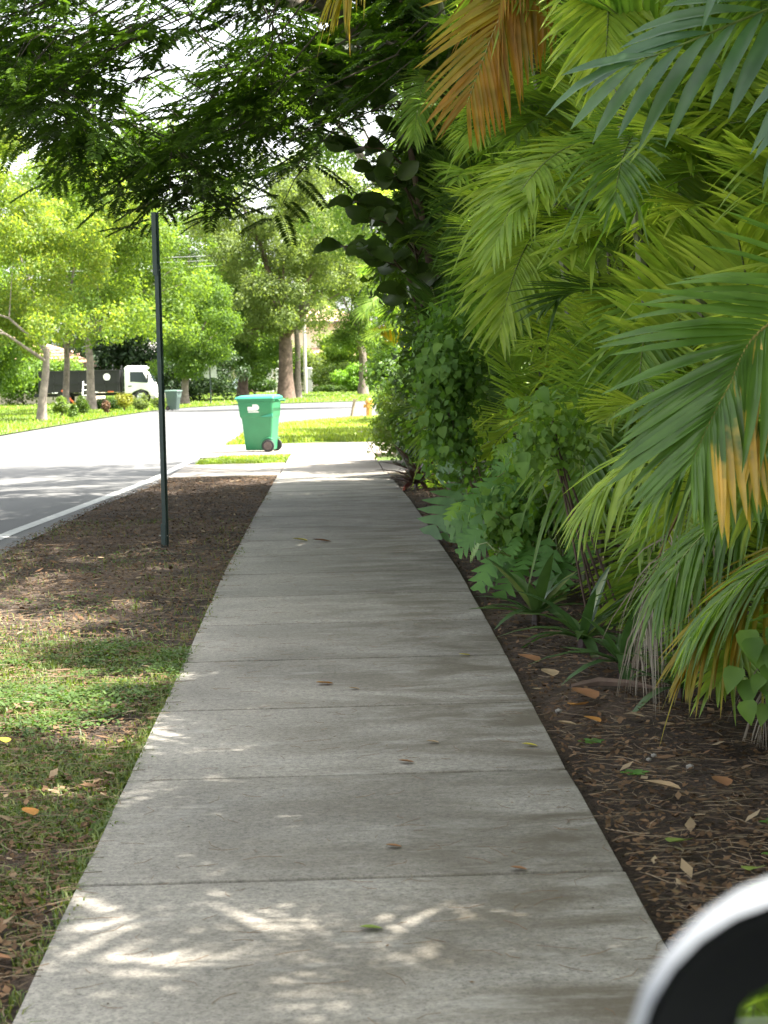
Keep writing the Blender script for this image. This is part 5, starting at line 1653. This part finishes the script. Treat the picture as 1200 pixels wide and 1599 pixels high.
# ------------------------------------------------------------------ fallen leaves and pebbles
fl_me = {k: strap_mesh('fallen_leaf', M['leaf_' + k], [(0, 0.02), (0.12, 0.2), (0.4, 0.36), (0.7, 0.28), (0.9, 0.12), (1, 0.0)], -0.06, 0.25) for k in ('brown', 'orange', 'yellow', 'green', 'tan')}
def fallen(c, x, y, L, rz, label, z=0.024, group='fallen leaves'):
    o = link('fallen_leaf', fl_me[c], None, (x, y, z), (R(5), R(6), rz))
    o.scale = (L, L, L)
    tag(o, label, 'leaf', group)
for a in [('orange', -0.02, 8.93, 0.085, 2.0, 'orange leaf lying alone mid walk on the second far joint'), ('brown', 0.18, 5.78, 0.05, 1.5, 'reddish brown leaf on the walk, centre of the second near slab'),
          ('green', 0.10, 4.92, 0.06, 1.7, 'small green leaf on the walk in front of the sun patch'), ('brown', 0.52, 5.47, 0.05, 1.4, 'brown leaf caught on the nearest joint toward the right'),
          ('yellow', 0.74, 7.30, 0.06, 1.4, 'bright yellow leaf on the right edge of the walk'), ('yellow', 0.66, 9.72, 0.06, 1.9, 'pale yellow leaf by the right edge farther along the walk'),
          ('yellow', -0.22, 16.75, 0.14, 1.2, 'yellow leaf sprig on the far shaded walk'), ('brown', -0.02, 16.6, 0.16, 1.5, 'dark brown leaf beside the yellow sprig on the far walk'),
          ('brown', 0.27, 7.05, 0.06, 1.5, 'dark brown leaf on the walk just beyond the second joint'), ('tan', 0.38, 7.42, 0.05, 1.4, 'pale tan leaf on the third slab of the walk'),
          ('tan', 0.10, 8.75, 0.05, 1.5, 'pale curled leaf right of the lone orange leaf')]:
    fallen(*a)
for a in [('brown', 1.08, 8.25, 0.17, 0.4, 'large curled brown leaf on the soil by the walk edge'), ('orange', 1.02, 8.12, 0.13, 2.6, 'orange brown leaf touching the large curled brown leaf'),
          ('tan', 0.93, 7.65, 0.08, 1.2, 'pale tan leaf on the soil near the yellow leaf'), ('orange', 1.03, 7.70, 0.09, 0.7, 'orange leaf on the soil behind the pale tan leaf'),
          ('tan', 1.12, 6.42, 0.13, 1.1, 'broad tan leaf in the middle of the bare soil'), ('brown', 1.28, 6.45, 0.10, 0.2, 'brown leaf right of the broad tan leaf'),
          ('orange', 1.50, 6.28, 0.09, 2.9, 'bright orange leaf on the soil beside a small weed'), ('orange', 1.41, 6.05, 0.09, 0.3, 'dark orange leaf below the bright orange leaf'),
          ('green', 1.02, 5.72, 0.12, 2.5, 'pale green leaf on the soil near the walk'), ('green', 1.15, 5.38, 0.10, 2.7, 'yellow green leaf lying lower on the soil'),
          ('green', 1.16, 5.02, 0.14, 0.6, 'large yellow green leaf just above the car mirror'), ('brown', 1.00, 4.85, 0.12, 2.8, 'brown leaf on the soil left of the car mirror'),
          ('orange', 1.03, 4.68, 0.10, 0.5, 'orange tan leaf between the walk corner and the mirror'), ('brown', 1.65, 5.75, 0.09, 1.9, 'small curled brown leaf at the right edge of the soil'),
          ('tan', 0.98, 8.9, 0.12, 0.2, 'tan leaf near the rosette plants'), ('brown', 0.96, 9.35, 0.15, 0.6, 'brown leaf under the striped rosette'), ('tan', 1.02, 10.2, 0.11, 1.6, 'pale leaf beside the striped rosette stem'),
          ('orange', -0.98, 6.3, 0.08, 0.5, 'orange leaf in the grass left of the walk'), ('brown', -0.80, 4.72, 0.08, 1.7, 'brown leaf at the left edge of the walk near the bottom'), ('yellow', -1.28, 7.6, 0.07, 0.3, 'yellow leaf in the weeds left of the walk')]:
    fallen(*a, z=0.035)
pb = MB()
bm = bmesh.new()
bmesh.ops.create_icosphere(bm, subdivisions=1, radius=1)
peb_me = bpy.data.meshes.new('pebble')
bm.to_mesh(peb_me)
bm.free()
peb_me.materials.append(M['stone'])
for x, y, r_, lab in [(1.22, 6.80, 0.016, 'round pale pebble on the soil, largest of the few there'), (1.13, 7.02, 0.012, 'small pale pebble beside the largest pebble'), (1.10, 6.95, 0.011, 'tiny pale pebble left of the small one'), (0.90, 8.0, 0.016, 'grey pebble beside the curled brown leaf')]:
    o = link('pebble', peb_me, None, (x, y, 0.03))
    o.scale = (r_, r_ * 0.85, r_ * 0.7)
    tag(o, lab, 'pebble', 'pebbles on the soil')
# curled strip of dry bark
cb = MB()
cb.tube([(0, 0, 0.02), (0.12, 0.02, 0.035), (0.26, -0.02, 0.03), (0.38, -0.10, 0.015)], [0.012, 0.022, 0.016, 0.004], 6)
tag(cb.obj('bark_strip', M['bark_brown'], None, (1.03, 8.62, 0.01)), 'long curled dry palm sheath on the soil by the walk', 'palm debris')
# small weeds on the bare soil
wd_me = strap_mesh('weed_leaf', M['lobed'], OVAL, 0.2, 0.3)
for k, (x, y) in enumerate([(0.95, 7.35), (1.02, 6.75), (1.33, 5.95), (1.25, 5.55), (1.14, 5.2), (1.55, 6.22)]):
    t = thing('weed', ['small weed at the walk edge above the bare soil', 'small weed by the broad tan leaf', 'weed seedling in the darkest soil', 'weed seedling beyond the car mirror', 'leafy weed just above the car mirror', 'weed beside the bright orange leaf'][k], 'weed', (x, y, 0.005), 0, 'weeds on the bare soil')
    for i in range(6):
        a = i * 1.05 + k
        put_leaf('leaf', wd_me, t, (0, 0, 0.01), (math.cos(a), math.sin(a), 0.45), 0.055, (0, 0, 1))

# ------------------------------------------------------------------ the car whose mirror is in view
ca = thing('car', 'white car whose blurred side mirror fills the lower right corner', 'car', (0, 0, 0))
def ring2(y, cx, cz, hx, hz, r, skew=0.0):
    return [(x, y + skew * (x - cx), z) for x, z in rrect(cx, cz, hx, hz, r, 8)]
MX, MZ, MY = 0.2315, 1.1345, 0.75
m = MB()
m.loft([ring2(MY + 0.012, MX - 0.004, MZ, 0.115, 0.076, 0.066), ring2(MY, MX - 0.002, MZ, 0.118, 0.080, 0.070), ring2(MY + 0.004, MX, MZ, 0.123, 0.088, 0.076), ring2(MY + 0.02, MX + 0.003, MZ, 0.119, 0.086, 0.074), ring2(MY + 0.06, MX + 0.012, MZ, 0.107, 0.076, 0.066),
        ring2(MY + 0.10, MX + 0.02, MZ - 0.004, 0.085, 0.055, 0.05), ring2(MY + 0.14, MX + 0.025, MZ - 0.01, 0.045, 0.03, 0.028)], cap=False)
mir = m.obj('side_mirror', M['car_paint'], ca, smooth=True)
m = MB()
m.loft([ring2(MY + 0.0125, MX - 0.004, MZ, 0.1145, 0.0755, 0.066), ring2(MY + 0.010, MX - 0.004, MZ, 0.110, 0.071, 0.062), ring2(MY + 0.028, MX, MZ, 0.094, 0.062, 0.052), ring2(MY + 0.04, MX, MZ, 0.070, 0.040, 0.034), ring2(MY + 0.055, MX, MZ, 0.068, 0.038, 0.032)], cap=False)
m.obj('bezel', M['housing'], mir, smooth=True)
m = MB()
rg_ = rrect(0, 0, 0.074, 0.044, 0.036, 8)
Mg = Matrix.Rotation(R(-8), 3, 'X') @ Matrix.Rotation(R(9), 3, 'Z')
m.add([Vector((MX, MY + 0.045, MZ)) + Mg @ Vector((x, 0, z)) for x, z in rg_], [tuple(range(len(rg_)))])
m.obj('mirror_glass', M['mirror'], mir)
# front end of the car, heading off to the right outside the picture
HD = R(-32)
RM = Matrix.Rotation(HD, 3, 'Z')
O0 = Vector((0.46, 0.62, 0))
def cp(x, y, z):
    v = O0 + RM @ Vector((x, y, z))
    return (v.x, v.y, v.z)
m = MB()
def sec(y, zs, w0, w1):
    return [cp(w0 + 0.06, y, 0.28), cp(w0, y, 0.5), cp(w0 + 0.03, y, zs - 0.12), cp(w0 + 0.14, y, zs), cp(w1 - 0.14, y, zs), cp(w1 - 0.03, y, zs - 0.12), cp(w1, y, 0.5), cp(w1 - 0.06, y, 0.28)]
m.loft([sec(-2.6, 1.02, 0, 1.8), sec(0.1, 1.02, 0, 1.8), sec(1.3, 0.96, 0.02, 1.78), sec(1.65, 0.84, 0.1, 1.7)])
m.obj('body', M['car_paint'], ca, smooth=True)
m = MB()
m.tube([cp(0.10, 0.20, 0.98), (0.42, 0.80, 1.06), (0.33, 0.80, 1.09)], [0.03, 0.025, 0.025], 8)
m.obj('mirror_arm', M['black'], ca, smooth=True)
m = MB()
m.add([cp(0.12, 0.1, 1.021), cp(1.68, 0.1, 1.021), cp(1.5, -0.75, 1.62), cp(0.30, -0.75, 1.62)], [(0, 1, 2, 3)])
m.obj('windshield', M['glass'], ca)
m = MB()
m.loft([[cp(0.30, -0.75, 1.60), cp(1.5, -0.75, 1.60), cp(1.5, -0.75, 1.64), cp(0.30, -0.75, 1.64)], [cp(0.28, -2.4, 1.62), cp(1.52, -2.4, 1.62), cp(1.52, -2.4, 1.67), cp(0.28, -2.4, 1.67)]])
for x0, x1 in ((0.10, 0.30), (1.7, 1.5)):
    m.tube([cp(x0, -2.5, 1.0), cp(x1, -2.4, 1.63)], 0.05, 6)
    m.tube([cp(x0, 0.1, 1.0), cp(x1, -0.75, 1.62)], 0.025, 6)
m.obj('roof', M['car_paint'], ca)
for s in (0.05, 1.75):
    m = MB()
    m.tube([cp(s - 0.1, 0.75, 0.33), cp(s + 0.1, 0.75, 0.33)], 0.33, 20)
    m.obj('wheel', M['rubber'], ca, smooth=True)
print('objects', len(bpy.data.objects), 'tris', sum(len(o.data.polygons) for o in bpy.data.objects if o.type == 'MESH'))
